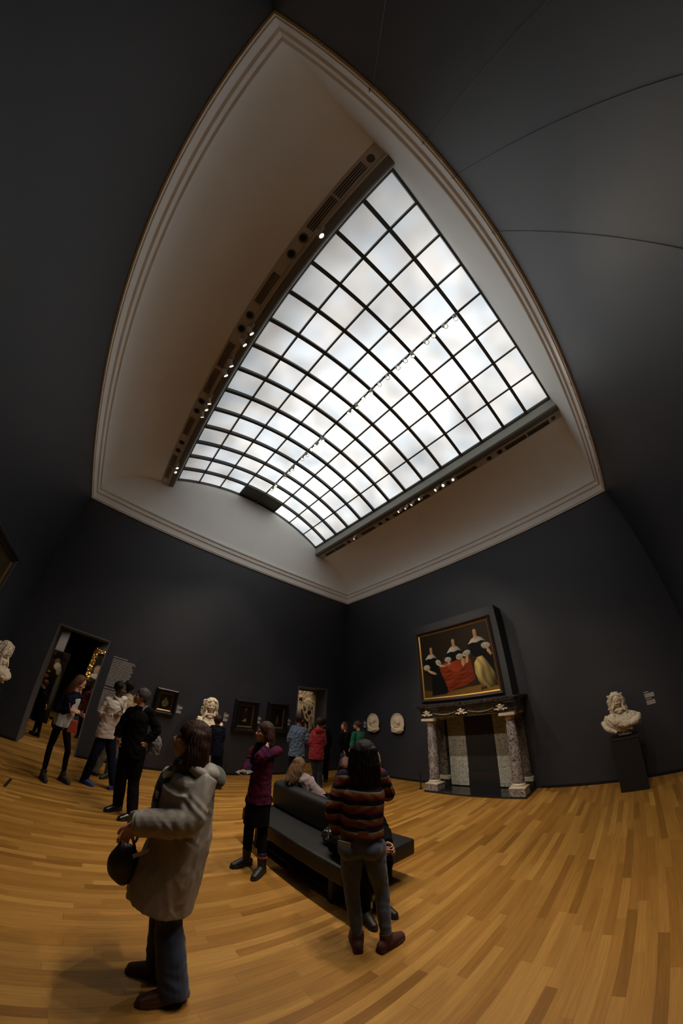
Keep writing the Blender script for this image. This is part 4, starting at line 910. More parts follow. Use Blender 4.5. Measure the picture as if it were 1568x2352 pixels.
# joint positions in metres, relative to each figure's base on the floor
PEOPLE = {'coat': {'base': [0.597, 2.022, 0.0], 'd': [0.283, 0.9591], 'head': [-0.016, 0.005, 1.532], 'neck': [0.015, 0.016, 1.396], 'shL': [-0.017, 0.297, 1.243], 'shR': [0.075, -0.085, 1.311], 'elR': [-0.008, -0.164, 1.11], 'wrR': [-0.255, -0.029, 1.039], 'haR': [-0.279, 0.041, 0.955], 'elL': [-0.029, 0.342, 0.943], 'wrL': [-0.235, 0.174, 0.96], 'haL': [-0.267, 0.141, 0.921], 'pelvis': [0.028, 0.075, 0.761], 'hipL': [0.023, 0.16, 0.678], 'hipR': [0.01, -0.003, 0.747], 'knL': [0.028, 0.263, 0.265], 'knR': [0.012, -0.024, 0.396], 'anL': [-0.006, 0.114, 0.09], 'anR': [0.01, -0.102, 0.09], 'toeL': [-0.119, 0.164, 0.03], 'toeR': [-0.192, -0.097, 0.03], 'hem': [-0.059, 0.08, 0.542], 'bag': [-0.273, 0.08, 0.76], 'hemL': [-0.216, 0.147, 0.442], 'hemR': [0.086, 0.058, 0.446]}, 'stripe': {'base': [1.904, 1.747, 0.0], 'd': [0.737, 0.6759], 'head': [-0.047, 0.052, 1.464], 'neck': [-0.056, 0.061, 1.33], 'shL': [-0.155, 0.169, 1.292], 'shR': [0.047, -0.022, 1.302], 'elL': [-0.209, 0.227, 1.053], 'wrL': [-0.107, 0.264, 0.842], 'haL': [-0.047, 0.288, 0.777], 'elR': [0.174, 0.018, 1.149], 'wrR': [0.13, 0.065, 1.333], 'haR': [0.116, 0.052, 1.405], 'pelvis': [-0.062, 0.068, 0.818], 'hipL': [-0.109, 0.118, 0.763], 'hipR': [-0.004, 0.004, 0.769], 'knL': [-0.101, 0.11, 0.447], 'knR': [0.071, -0.018, 0.435], 'anL': [-0.074, 0.068, 0.1], 'anR': [0.062, -0.078, 0.1], 'toeL': [0.019, 0.202, 0.03], 'toeR': [0.205, -0.077, 0.03], 'hem': [-0.061, 0.066, 0.89]}, 'purple': {'base': [1.821, 3.361, 0.0], 'd': [0.4764, 0.8792], 'head': [-0.017, 0.009, 1.507], 'neck': [0.008, 0.019, 1.359], 'shL': [-0.076, 0.11, 1.269], 'shR': [0.127, -0.069, 1.305], 'elL': [-0.139, 0.075, 1.123], 'wrL': [-0.204, -0.003, 1.063], 'haL': [-0.241, -0.051, 1.06], 'elR': [-0.135, -0.177, 1.255], 'wrR': [-0.049, -0.132, 1.356], 'haR': [-0.016, -0.105, 1.381], 'pelvis': [-0.007, 0.004, 0.826], 'hipL': [-0.055, 0.03, 0.745], 'hipR': [0.045, -0.024, 0.754], 'knL': [-0.08, 0.02, 0.447], 'knR': [0.046, -0.048, 0.41], 'anL': [-0.046, 0.088, 0.11], 'anR': [0.014, -0.147, 0.11], 'toeL': [-0.247, 0.068, 0.03], 'toeR': [-0.15, -0.262, 0.03], 'hem': [-0.031, 0.017, 0.558]}, 'manblack': {'base': [0.675, 5.007, 0.0], 'd': [0.1336, 0.991], 'head': [-0.11, 0.015, 1.632], 'neck': [-0.089, 0.012, 1.485], 'shL': [-0.201, 0.057, 1.394], 'shR': [0.071, -0.04, 1.434], 'elL': [-0.277, 0.058, 1.167], 'wrL': [-0.299, 0.02, 1.01], 'haL': [-0.275, 0.007, 0.957], 'elR': [0.209, -0.079, 1.208], 'wrR': [0.09, -0.113, 1.031], 'haR': [0.046, -0.127, 0.954], 'pelvis': [-0.064, 0.009, 0.91], 'hipL': [-0.114, 0.015, 0.84], 'hipR': [0.026, -0.004, 0.854], 'knL': [-0.122, 0.016, 0.467], 'knR': [0.051, -0.007, 0.449], 'anL': [-0.086, 0.129, 0.1], 'anR': [0.082, -0.158, 0.1], 'toeL': [-0.25, 0.033, 0.03], 'toeR': [-0.05, -0.219, 0.03]}, 'whitesw': {'base': [0.335, 6.101, 0.0], 'd': [0.0548, 0.9985], 'head': [-0.035, 0.002, 1.642], 'neck': [-0.026, 0.001, 1.485], 'shL': [-0.174, 0.01, 1.402], 'shR': [0.08, 0.176, 1.468], 'elL': [-0.232, -0.017, 1.175], 'wrL': [-0.023, -0.119, 1.207], 'haL': [0.054, -0.143, 1.241], 'elR': [0.11, 0.174, 1.25], 'wrR': [0.098, -0.005, 1.236], 'haR': [0.068, -0.084, 1.253], 'pelvis': [-0.074, 0.024, 0.892], 'hipL': [-0.099, 0.005, 0.825], 'hipR': [0.009, 0.1, 0.831], 'knL': [-0.161, -0.041, 0.513], 'knR': [0.117, 0.044, 0.505], 'anL': [-0.225, 0.072, 0.09], 'anR': [0.227, -0.037, 0.09], 'toeL': [-0.064, -0.059, 0.03], 'toeR': [0.304, 0.008, 0.03]}, 'beige': {'base': [0.378, 6.715, 0.0], 'd': [0.0562, 0.9984], 'head': [0.093, -0.005, 1.696], 'neck': [0.114, -0.006, 1.566], 'shL': [-0.001, 0.0, 1.47], 'shR': [0.255, -0.014, 1.489], 'elL': [0.008, -0.0, 1.24], 'wrL': [0.041, 0.098, 1.072], 'haL': [0.072, 0.136, 1.024], 'elR': [0.294, -0.017, 1.222], 'wrR': [0.272, 0.085, 1.081], 'haR': [0.254, 0.126, 1.031], 'pelvis': [0.062, -0.003, 0.862], 'hipL': [0.028, -0.002, 0.806], 'hipR': [0.139, -0.008, 0.814], 'knL': [-0.035, 0.002, 0.427], 'knR': [0.127, -0.007, 0.404], 'anL': [-0.111, 0.035, 0.09], 'anR': [0.113, 0.004, 0.09], 'toeL': [-0.159, 0.051, 0.03], 'toeR': [0.095, -0.018, 0.03]}, 'leftw': {'base': [-0.367, 6.026, 0.0], 'd': [-0.0607, 0.9982], 'head': [-0.0, -0.0, 1.556], 'neck': [-0.025, -0.002, 1.396], 'shL': [-0.159, -0.01, 1.306], 'shR': [0.049, 0.183, 1.326], 'elL': [-0.2, -0.032, 1.077], 'wrL': [0.008, -0.14, 1.118], 'haL': [0.083, -0.165, 1.128], 'elR': [0.034, 0.202, 1.092], 'wrR': [0.153, 0.059, 1.073], 'haR': [0.198, 0.012, 1.076], 'pelvis': [-0.085, 0.015, 0.894], 'hipL': [-0.121, -0.007, 0.817], 'hipR': [-0.007, 0.08, 0.822], 'knL': [-0.148, -0.029, 0.477], 'knR': [0.116, 0.057, 0.492], 'anL': [-0.14, -0.077, 0.1], 'anR': [0.142, 0.041, 0.1], 'toeL': [-0.049, -0.267, 0.03], 'toeR': [0.313, -0.137, 0.03], 'bag': [0.099, -0.194, 0.903]}, 'boy': {'base': [2.575, 6.558, 0.0], 'd': [0.3654, 0.9308], 'head': [-0.19, 0.074, 1.383], 'neck': [-0.172, 0.068, 1.277], 'shL': [-0.265, 0.104, 1.218], 'shR': [-0.061, 0.024, 1.23], 'elL': [-0.28, 0.078, 1.041], 'wrL': [-0.19, 0.203, 0.931], 'haL': [-0.174, 0.229, 0.892], 'elR': [-0.033, 0.013, 1.046], 'wrR': [-0.007, 0.132, 0.921], 'haR': [-0.017, 0.168, 0.879], 'pelvis': [-0.112, 0.044, 0.786], 'hipL': [-0.139, 0.054, 0.738], 'hipR': [-0.065, 0.025, 0.748], 'knL': [-0.083, 0.033, 0.412], 'knR': [-0.009, 0.004, 0.412], 'anL': [-0.019, 0.072, 0.08], 'anR': [0.064, 0.043, 0.08], 'toeL': [0.03, 0.332, 0.03], 'toeR': [0.127, 0.303, 0.03]}, 'blue': {'base': [4.419, 6.573, 0.0], 'd': [0.558, 0.8299], 'head': [0.011, -0.008, 1.573], 'neck': [0.013, -0.008, 1.426], 'shL': [-0.098, 0.066, 1.344], 'shR': [0.136, -0.091, 1.321], 'elL': [-0.148, 0.1, 1.071], 'wrL': [0.003, 0.19, 0.895], 'haL': [0.071, 0.193, 0.874], 'elR': [0.195, -0.131, 1.078], 'wrR': [0.235, 0.034, 0.892], 'haR': [0.224, 0.09, 0.865], 'pelvis': [0.014, -0.01, 0.748], 'hipL': [-0.034, 0.023, 0.684], 'hipR': [0.07, -0.047, 0.682], 'knL': [-0.056, 0.037, 0.37], 'knR': [0.056, -0.038, 0.359], 'anL': [-0.027, 0.079, 0.09], 'anR': [0.053, -0.04, 0.09], 'toeL': [0.189, 0.491, 0.03], 'toeR': [0.345, 0.393, 0.03]}, 'red': {'base': [4.799, 6.282, 0.0], 'd': [0.607, 0.7947], 'head': [-0.029, 0.023, 1.526], 'neck': [-0.047, 0.036, 1.368], 'shL': [-0.128, 0.098, 1.28], 'shR': [0.074, -0.006, 1.31], 'elL': [-0.191, 0.108, 1.032], 'wrL': [-0.047, 0.187, 0.908], 'haL': [0.024, 0.208, 0.883], 'elR': [0.117, -0.026, 1.052], 'wrR': [0.124, 0.094, 0.915], 'haR': [0.122, 0.159, 0.886], 'pelvis': [-0.052, 0.04, 0.774], 'hipL': [-0.098, 0.075, 0.7], 'hipR': [0.001, -0.001, 0.706], 'knL': [-0.067, 0.051, 0.4], 'knR': [0.023, -0.018, 0.396], 'anL': [-0.011, 0.079, 0.09], 'anR': [0.039, -0.042, 0.09], 'toeL': [0.243, 0.475, 0.03], 'toeR': [0.366, 0.366, 0.03]}, 'black': {'base': [5.326, 6.621, 0.0], 'd': [0.6268, 0.7792], 'head': [-0.061, 0.049, 1.503], 'neck': [-0.046, 0.037, 1.381], 'shL': [-0.141, 0.114, 1.285], 'shR': [0.056, -0.045, 1.308], 'elL': [-0.157, 0.126, 1.04], 'wrL': [-0.03, 0.178, 0.833], 'haL': [0.001, 0.179, 0.798], 'elR': [0.1, -0.081, 1.055], 'wrR': [0.113, -0.027, 0.829], 'haR': [0.116, -0.029, 0.752], 'pelvis': [-0.029, 0.024, 0.741], 'hipL': [-0.07, 0.057, 0.674], 'hipR': [0.026, -0.021, 0.679], 'knL': [-0.058, 0.046, 0.36], 'knR': [0.046, -0.037, 0.366], 'anL': [-0.05, 0.052, 0.09], 'anR': [0.081, -0.013, 0.09], 'toeL': [0.217, 0.43, 0.03], 'toeR': [0.377, 0.351, 0.03]}, 'blackcoat': {'base': [6.053, 6.689, 0.0], 'd': [0.671, 0.7414], 'head': [-0.004, 0.004, 1.412], 'neck': [0.031, -0.028, 1.248], 'shL': [-0.08, -0.009, 1.178], 'shR': [0.177, -0.053, 1.186], 'elL': [-0.128, -0.019, 0.96], 'wrL': [-0.089, -0.108, 0.76], 'haL': [-0.085, -0.125, 0.682], 'elR': [0.222, -0.066, 0.925], 'wrR': [0.225, -0.069, 0.714], 'haR': [0.217, -0.062, 0.643], 'pelvis': [0.042, -0.038, 0.699], 'hipL': [-0.026, -0.044, 0.646], 'hipR': [0.112, -0.034, 0.636], 'knL': [-0.081, 0.006, 0.369], 'knR': [0.1, -0.023, 0.323], 'anL': [0.009, 0.203, 0.09], 'anR': [0.027, -0.164, 0.09], 'toeL': [0.144, 0.563, 0.03], 'toeR': [0.1, 0.088, 0.03], 'bag': [-0.062, -0.16, 0.47]}, 'green': {'base': [6.32, 6.349, 0.0], 'd': [0.7055, 0.7088], 'head': [-0.05, 0.05, 1.447], 'neck': [-0.014, 0.014, 1.294], 'shL': [-0.183, 0.013, 1.218], 'shR': [0.149, 0.021, 1.218], 'elL': [-0.228, 0.029, 1.012], 'wrL': [-0.306, -0.006, 0.861], 'haL': [-0.357, -0.011, 0.83], 'elR': [0.159, 0.011, 0.982], 'wrR': [-0.002, 0.002, 0.83], 'haR': [-0.081, 0.024, 0.81], 'pelvis': [-0.01, 0.01, 0.726], 'hipL': [-0.085, -0.0, 0.664], 'hipR': [0.075, 0.01, 0.651], 'knL': [-0.075, 0.004, 0.379], 'knR': [0.1, 0.013, 0.349], 'anL': [-0.011, 0.08, 0.09], 'anR': [0.048, -0.043, 0.09], 'toeL': [0.072, 0.334, 0.03], 'toeR': [0.144, 0.203, 0.03]}, 'girl': {'base': [2.86, 3.62, 0.0], 'd': [0.6199, 0.7847], 'head': [-0.243, 0.167, 1.022], 'neck': [-0.26, 0.18, 0.91], 'shL': [-0.214, 0.348, 0.814], 'shR': [-0.262, 0.054, 0.849], 'elR': [-0.195, 0.027, 0.742], 'wrR': [-0.065, 0.128, 0.748], 'haR': [-0.022, 0.171, 0.788], 'elL': [0.002, 0.38, 0.725], 'wrL': [0.1, 0.303, 0.652], 'haL': [0.147, 0.292, 0.637], 'bag': [-0.337, 0.203, 0.835]}, 'next1': {'base': [-1.147, 8.86, 0.0], 'd': [-0.1284, 0.9917], 'head': [-0.175, -0.023, 1.173], 'neck': [-0.153, -0.02, 1.055], 'shL': [-0.23, -0.03, 0.957], 'shR': [-0.071, -0.009, 0.998], 'elL': [-0.225, -0.029, 0.774], 'wrL': [-0.156, -0.071, 0.656], 'haL': [-0.14, -0.069, 0.61], 'elR': [-0.0, -0.0, 0.823], 'wrR': [0.038, -0.076, 0.748], 'haR': [0.053, -0.094, 0.713], 'pelvis': [-0.075, -0.01, 0.595], 'hipL': [-0.092, -0.012, 0.528], 'hipR': [-0.02, -0.003, 0.55], 'knL': [-0.045, -0.006, 0.319], 'knR': [0.024, 0.003, 0.319], 'anL': [-0.058, 0.021, 0.09], 'anR': [0.051, 0.031, 0.09], 'toeL': [-0.123, 0.089, 0.03], 'toeR': [-0.006, 0.113, 0.03]}, 'next2': {'base': [-0.239, 9.861, 0.0], 'd': [-0.0242, 0.9997], 'head': [-0.129, -0.003, 1.458], 'neck': [-0.114, -0.003, 1.342], 'shL': [-0.19, -0.005, 1.248], 'shR': [0.003, 0.0, 1.279], 'elL': [-0.183, -0.004, 1.048], 'wrL': [-0.084, -0.102, 0.941], 'haL': [-0.035, -0.101, 0.931], 'elR': [0.045, 0.001, 1.075], 'wrR': [0.064, 0.002, 0.937], 'haR': [0.067, 0.002, 0.891], 'pelvis': [-0.043, -0.001, 0.791], 'hipL': [-0.067, -0.002, 0.715], 'hipR': [0.023, 0.001, 0.726], 'knL': [-0.022, -0.001, 0.412], 'knR': [0.038, 0.001, 0.404], 'anL': [-0.046, 0.031, 0.09], 'anR': [0.045, 0.026, 0.09], 'toeL': [0.013, 0.064, 0.03], 'toeR': [0.148, 0.113, 0.03]}}

# ------------------------------------------------------------------ people
def skin(name, col): return mat(name, col, .5, var=.08, vscale=20)
SK = dict(light=skin('fair_skin', (.50, .27, .18)), mid=skin('tan_skin', (.36, .18, .11)), dark=skin('deep_brown_skin', (.085, .040, .024)))
def hairm(name, col): return mat(name, col, .55, var=.5, vscale=9, stretch=(6, 6, .7), bump=.6, bscale=16, spec=.14)
HA = dict(black=hairm('black_hair', (.008, .006, .006)), brown=hairm('dark_brown_hair', (.035, .016, .011)), chest=hairm('chestnut_hair', (.085, .036, .018)), blond=hairm('light_brown_hair', (.095, .052, .028)), grey=hairm('greying_hair', (.06, .055, .055)))
EYE = mat('dark_eye', (.02, .015, .012), .2)
def cloth(name, col, rough=.85, var=.14, sheen=.15): return mat(name, col, rough, var=var, vscale=10, bump=.10, bscale=420, spec=.25, sheen=sheen)

def unit(v): v = Vector(v); return v.normalized()
def V3(J, k): return Vector(J[k])
def person(key, label, face_dir, skinc, hair, s=1.0, wd=1.0, top=None, legs=None, shoes=None, hairstyle='short', headface=None, hands=((.5, 1), (.5, 1)), palms=None, voxel=.0055, group=None, seat=None, coat=None, skirt=None, sleeves=True, fine=False, hs=1.0):
    J = dict(PEOPLE[key]); base = J.pop('base'); D = Vector((*J.pop('d'), 0)); SD = Vector((D.y, -D.x, 0))
    if seat: J.update({k: list(v) for k, v in seat.items()})
    def loc(v): return D*v[1]+SD*v[0]+Vector((0, 0, v[2] if len(v) > 2 else 0))     # (right, away, up)
    F = loc(face_dir).normalized(); HF = loc(headface).normalized() if headface else F
    o = empty('person', base, label=label, cat='person', group=group)
    sh = (V3(J, 'shR')-V3(J, 'shL')); sh.z *= .5; sideT = sh.normalized()
    if abs(sideT.dot(F)) > .45: sideT = F.cross(Vector((0, 0, 1))); 
    sideT = (sideT-F*sideT.dot(F)*.7).normalized()
    pel = V3(J, 'pelvis'); nk = V3(J, 'neck'); hd = V3(J, 'head'); shm = (V3(J, 'shL')+V3(J, 'shR'))/2
    chest = pel.lerp(nk, .72); waist = pel.lerp(nk, .36)
    # --- body
    q = MB(); hsz = .116*s*hs
    Rh = face(q, hd, HF, hsz)
    q.limb([nk-Vector((0, 0, .03)), nk.lerp(hd, .45)-HF*.01, hd-HF*.02-Vector((0, 0, .04))], [.056*s*wd**.5, .050*s, .052*s], 16)
    q.limb([pel-Vector((0, 0, .03)), waist, chest, nk-Vector((0, 0, .085*s)), nk-Vector((0, 0, .01))], [(.125*s*wd, .085*s*wd), (.10*s*wd, .075*s*wd), (.12*s*wd, .085*s*wd), (.09*s*wd, .055*s), (.048*s, .045*s)], 24, sideT)
    for e in 'LR':
        S, E, W = V3(J, 'sh'+e), V3(J, 'el'+e), V3(J, 'wr'+e)
        q.ell(S, (.042*s,)*3); q.limb([nk.lerp(S, .35)-Vector((0, 0, .045)), S], [.038*s, .038*s])
        q.limb([S, S.lerp(E, .5), E, E.lerp(W, .35), W], [.040*s, .036*s, .030*s, .031*s, .024*s], 14)
        i = 0 if e == 'L' else 1
        pm = palms[i] if palms else None; pmv = loc(pm) if pm else (-F*.4+Vector((0, 0, -.2))+(SD if e == 'L' else -SD)*.8)
        hand(q, W, V3(J, 'ha'+e), pmv, s*.98, hands[i][0], hands[i][1])
        Hp, K, A = V3(J, 'hip'+e), V3(J, 'kn'+e), V3(J, 'an'+e)
        q.limb([Hp, Hp.lerp(K, .5), K, K.lerp(A, .3), A], [.070*s*wd, .058*s*wd, .044*s, .042*s, .030*s], 16)
        q.limb([pel, Hp], [.095*s*wd, .085*s*wd])
        T = V3(J, 'to'+('eL' if e == 'L' else 'eR')); fd = (T-A); fd.z = 0; fd.normalize()
        q.limb([A, A-Vector((0, 0, .035))+fd*.02, A-Vector((0, 0, .055))+fd*.09], [.030*s, .028*s, (.026*s, .014*s)], 12)
    q.clay('body', SK[skinc], o, voxel, 2, None)
    for e in (-1, 1):
        qe = MB(); qe.ell(hd+Rh @ Vector((e*.265*hsz, .56*hsz, .02*hsz)), (.115*hsz, .115*hsz, .105*hsz), Rh, 12, 8); qe.build('eye', EYE, o, smooth=True)
    # --- lower clothes
    if legs:
        m, loose, flare = legs; q = MB()
        for e in 'LR':
            Hp, K, A = V3(J, 'hip'+e), V3(J, 'kn'+e), V3(J, 'an'+e); boot = shoes is not None and shoes[1] > .12; an = A+(K-A).normalized()*(shoes[1]-.13) if boot else A+(A-K).normalized()*(.02+.03*(flare > .025))
            an.z = max(an.z, .045)
            endlimb(q, [Hp+Vector((0, 0, .04)), Hp.lerp(K, .45), K, K.lerp(A, .4), an], [(.092*s*wd+loose), (.078*s*wd+loose), (.060*s+loose), (.056*s+loose+flare*.5), (.043*s+loose+flare)], None, 18)
            q.limb([pel+Vector((0, 0, .02)), Hp], [.108*s*wd+loose*.6, .098*s*wd+loose*.6])
            if seat is None and not coat and (not top or top[1] > pel.z): q.ell(Hp-F*.045*s+Vector((0, 0, .02)), (.085*s*wd, .085*s*wd, .085*s))
        endlimb(q, [pel+Vector((0, 0, .12*s)), pel+Vector((0, 0, .02)), pel-Vector((0, 0, .06*s))], [(.135*s*wd+loose, .105*s*wd), (.155*s*wd+loose, .118*s*wd), (.140*s*wd+loose, .11*s*wd)], sideT)
        sd = len(key)*7
        q.clay('trousers', m, o, voxel*1.1, 2, lambda co, no: .0035*wav(co, sd, (.09, .09, .045), 1.2))
    if skirt:
        m, z1, ra, rb = skirt; q = MB(); b = pel.copy(); lo = pel.lerp((V3(J, 'knL')+V3(J, 'knR'))/2, .5); lo.z = z1
        endlimb(q, [pel+Vector((0, 0, .10)), pel, lo], [(.14*s*wd, .11*s*wd), (.165*s*wd, .13*s*wd), (ra, rb)], sideT)
        q.clay('skirt', m, o, voxel*1.2, 2, lambda co, no: .006*wav(co, 5, (.06, .06, .25)))
    # --- upper clothes
    if top:
        m, hemz, loose, slv, foldamp = top[:5]; flare = top[5] if len(top) > 5 else 0
        q = MB(); hem = pel.copy(); hem.z = hemz
        if 'hem' in J and coat: hem = V3(J, 'hem'); hemz = hem.z
        elif hemz < pel.z-.15:
            kn = (V3(J, 'knL')+V3(J, 'knR'))/2; t = min(1, (pel.z-hemz)/max(.1, pel.z-kn.z)); hem = pel.lerp(kn, t); hem.z = hemz
        L_ = loose
        pts = [nk+Vector((0, 0, .012)), nk-Vector((0, 0, .035*s)), nk-Vector((0, 0, .085*s)), chest, waist, pel, hem]
        rd = [(.062*s, .058*s), (.085*s, .07*s), (.130*s*wd+L_*.7, .092*s+L_*.6), (.148*s*wd+L_, .115*s*wd+L_), (.135*s*wd+L_*1.25, .108*s*wd+L_*1.2), (.155*s*wd+L_*1.2, .118*s*wd+L_*1.2), (.155*s*wd+L_+flare, .118*s*wd+L_+flare)]
        if coat: pts = pts[:6]; rd = rd[:6]
        elif hemz > pel.z: pts = pts[:5]+[hem]; rd = rd[:5]+[(.142*s*wd+L_+flare, .112*s*wd+L_+flare)]
        elif abs(hemz-pel.z) < .05: pts = pts[:6]; rd = rd[:6]; pts[-1] = hem
        endlimb(q, pts, rd, sideT, 36)
        for e in 'LR':
            S, E, W = V3(J, 'sh'+e), V3(J, 'el'+e), V3(J, 'wr'+e); cuff = W.lerp(E, .06)
            q.limb([nk.lerp(S, .25)-Vector((0, 0, .03)), nk.lerp(S, .6)-Vector((0, 0, .018)), S], [.050*s, .056*s, .056*s+L_*.4]); q.ell(S, (.058*s+L_*.5,)*3)
            endlimb(q, [S+(S-E).normalized()*.02, S.lerp(E, .5), E, E.lerp(W, .5), cuff], [.054*s+L_*.6, .048*s+L_*.6+slv*.4, .043*s+L_*.6+slv*.5, .038*s+L_*.5+slv*.8, .031*s+L_*.3+slv], None, 20)
            q.ell(E, (.043*s+L_*.6+slv*.5,)*3)
        sd = len(key)*3+1
        if coat:      # fullness over the hips
            hm = hem; endlimb(q, [chest, waist, pel, pel.lerp(hm, .5), hm], [(.165*s*wd, .150*s*wd), (.180*s*wd, .155*s*wd), (.200*s*wd, .165*s*wd), (.212*s*wd, .175*s*wd), (.212*s*wd, .182*s*wd)], sideT, 40)
        els = [np.array(V3(J, 'el'+e_)) for e_ in 'LR']; axs = [np.array((V3(J, 'wr'+e_)-V3(J, 'sh'+e_)).normalized()) for e_ in 'LR']
        def creases(co):      # cloth bunches at the bend of the arm
            out = 0
            for E_, A_ in zip(els, axs):
                dd = co-E_; r_ = np.sqrt((dd**2).sum(1)); out = out+np.exp(-(r_/.11)**2)*np.sin((dd @ A_)*95+2.5*np.sin(dd[:, 2]*28+dd[:, 0]*17))
            return .0055*s*out
        q.clay(top[6] if len(top) > 6 else 'jacket', m, o, voxel*1.1, 2, lambda co, no: creases(co)+foldamp*(wav(co, sd, (.11, .11, .07), 1.3)+.5*wav(co, sd+3, (.05, .05, .04), 1.0)) if not coat else creases(co)*1.3+.006*wav(co, 12, (.07, .07, .30), 1.0)+.003*np.clip(wav(co, 5, (.06, .06, .10), 1.6), -.2, 1))
    # --- shoes
    if shoes:
        m, ht, hl = shoes
        for e in 'LR':
            A = V3(J, 'an'+e); T = V3(J, 'toe'+e); fd = T-A; fd.z = 0; fd = fd.normalized() if fd.length > .02 else F.copy(); sdv = fd.cross(Vector((0, 0, 1)))
            a = Vector((A.x, A.y, 0)); q = MB(); up = Vector((0, 0, 1)); z0 = max(0, A.z-.10*s) if seat or A.z > .14 else 0; a.z = z0
            Lf = .165*s
            q.limb([a-fd*.045*s+up*.045, a+up*.055, a+fd*.07*s+up*.048, a+fd*Lf+up*.034], [(.036*s, .040), (.042*s, .055), (.044*s, .042), (.034*s, .027)], 16, sdv)
            K = V3(J, 'kn'+e); sh_ = (K-A).normalized(); tp = A+sh_*max(0, ht-.09); 
            endlimb(q, [a+up*.045, A+up*.0, tp], [.046*s, .047*s, (.054 if ht > .12 else .048)*s], None, 18)
            sole = [(-.075, .020), (-.06, .034), (0, .036), (.08, .045), (.14, .043), (.18, .032), (.20, .012)]
            ol = [(x*s, y*s) for x, y in sole]+[(x*s, -y*s) for x, y in sole[::-1]]
            q.prism(ol, lambda x, y, t: tuple(a+fd*x+sdv*y+up*t), .0, .022+hl*.0)
            if hl: q.prism([(-.075*s, -.03), (-.02*s, -.03), (-.02*s, .03), (-.075*s, .03)], lambda x, y, t: tuple(a+fd*x+sdv*y+up*t), .0, hl)
            q.clay('shoe', m, o, .005, 1)
    # --- hair
    q = MB(); hc = hd+Vector((0, 0, .024*s)); B = -HF; up = Rh @ Vector((0, 0, 1)); rt = Rh @ Vector((1, 0, 0)); k = s*hs
    q.ell(hc+B*.020*k+up*.010*k, (.092*k, .102*k, .098*k), Rh)
    for e in (-1, 1): q.ell(hd+rt*e*.066*k+B*.02*k+up*.02*k, (.030*k, .060*k, .062*k), Rh)
    if hairstyle in ('long', 'mid', 'verylong'):
        n_ = {'mid': .17, 'long': .27, 'verylong': .36}[hairstyle]
        for j in range(9):
            a = -1.25+2.5*j/8; off = rt*math.sin(a)*.085*k+B*math.cos(a)*.085*k
            p0 = hd+off*.9+up*.05*k; p1 = hd+off*1.12-up*.06*k; p2 = hd+off*1.15-up*(.02+n_*.55)*k; p3 = hd+off*(1.0 if hairstyle != 'mid' else .9)-up*n_*k-Vector((0, 0, .02*math.sin(j*2.3)))
            if hairstyle != 'mid': p3 += B*.02
            q.limb([p0, p1, p2, p3], [.034*k, .040*k, .036*k, .020*k], 10)
        q.limb([hd+B*.05*k, nk+B*.075*k, nk+B*.085*k-up*(n_-.17)*k], [(.08*k, .05*k), (.075*k, .035*k), (.05*k, .02*k)], 16, rt)
    if hairstyle == 'short': q.ell(hd+B*.055*k-up*.005*k, (.076*k, .05*k, .075*k), Rh)
    if hairstyle == 'bun': q.ell(hd+B*.06*k, (.075*k, .05*k, .07*k), Rh); q.ell(hd+B*.10*k+up*.05*k, (.048*k, .045*k, .045*k), Rh)
    if hairstyle == 'close': pass
    sd = len(key)
    hd0 = np.array(hd)
    q.clay('hair', HA[hair], o, .006, 1, lambda co, no: .0035*np.sin(np.arctan2(co[:, 1]-hd0[1], co[:, 0]-hd0[0])*38+6*wav(co, sd, .12))+.004*wav(co, sd+2, .05))
    o['_dummy'] = 0; del o['_dummy']
    return o, J, Vector(base), D, SD, F, HF, sideT, loc
def item(name, base, label, cat, group=None): return empty(name, base, label=label, cat=cat, group=group)

# 1 foreground woman in the pale raincoat
def fix(key, **kw):
    d = PEOPLE[key]['d']
    for k, (sx_, dp, z) in kw.items(): PEOPLE[key][k] = [d[0]*dp+d[1]*sx_, d[1]*dp-d[0]*sx_, z]
fix('coat', pelvis=(.01, .06, .92), hipL=(-.02, .13, .86), hipR=(.0, .01, .87), knL=(-.04, .13, .46), knR=(-.005, -.02, .47), hem=(-.065, .055, .555))
PEOPLE['red']['base'][0] += .06; PEOPLE['red']['base'][1] -= .05
COAT = cloth('beige_grey_raincoat', (.27, .245, .22), .5, .06, 0)
def jeansm(name, col): return cloth(name, col, .8, .35)
p = person('coat', 'person in a beige-grey raincoat and scarf looking up, nearest to the viewer', (-1, .12), 'mid', 'brown', s=1.0, wd=1.08, coat=True,
    top=(COAT, .50, .034, .030, .004, .050, 'raincoat'), legs=(jeansm('dark_blue_denim', (.016, .026, .055)), .012, .030), shoes=(mat('oxblood_leather', (.05, .014, .010), .35), .09, 0), hairstyle='mid', headface=(-1, .1, .16), voxel=.0055, palms=((0, .3, -1), (0, -.3, -1)))
o, J, base, D, SD, F, HF, ST, loc = p
nk = V3(J, 'neck'); ch = V3(J, 'pelvis').lerp(nk, .72)
q = MB()   # hood hanging on the back
hb = nk-F*.098-Vector((0, 0, .045))
q.ell(hb, (.085, .115, .062), None); q.limb([nk+ST*.10-F*.02, hb+ST*.085-Vector((0, 0, .01)), hb-F*.05-Vector((0, 0, .04)), hb-ST*.085-Vector((0, 0, .01)), nk-ST*.10-F*.02], [.030, .036, .040, .036, .030])
q.limb([nk+F*.06-Vector((0, 0, .02))+ST*.05, nk+ST*.09, nk-F*.07], [.026, .03, .03]); q.limb([nk+F*.06-Vector((0, 0, .02))-ST*.05, nk-ST*.09, nk-F*.07], [.026, .03, .03])
q.clay('hood', COAT, o, .006, 2, lambda co, no: .005*wav(co, 8, .06), label='folded hood lying on the back')
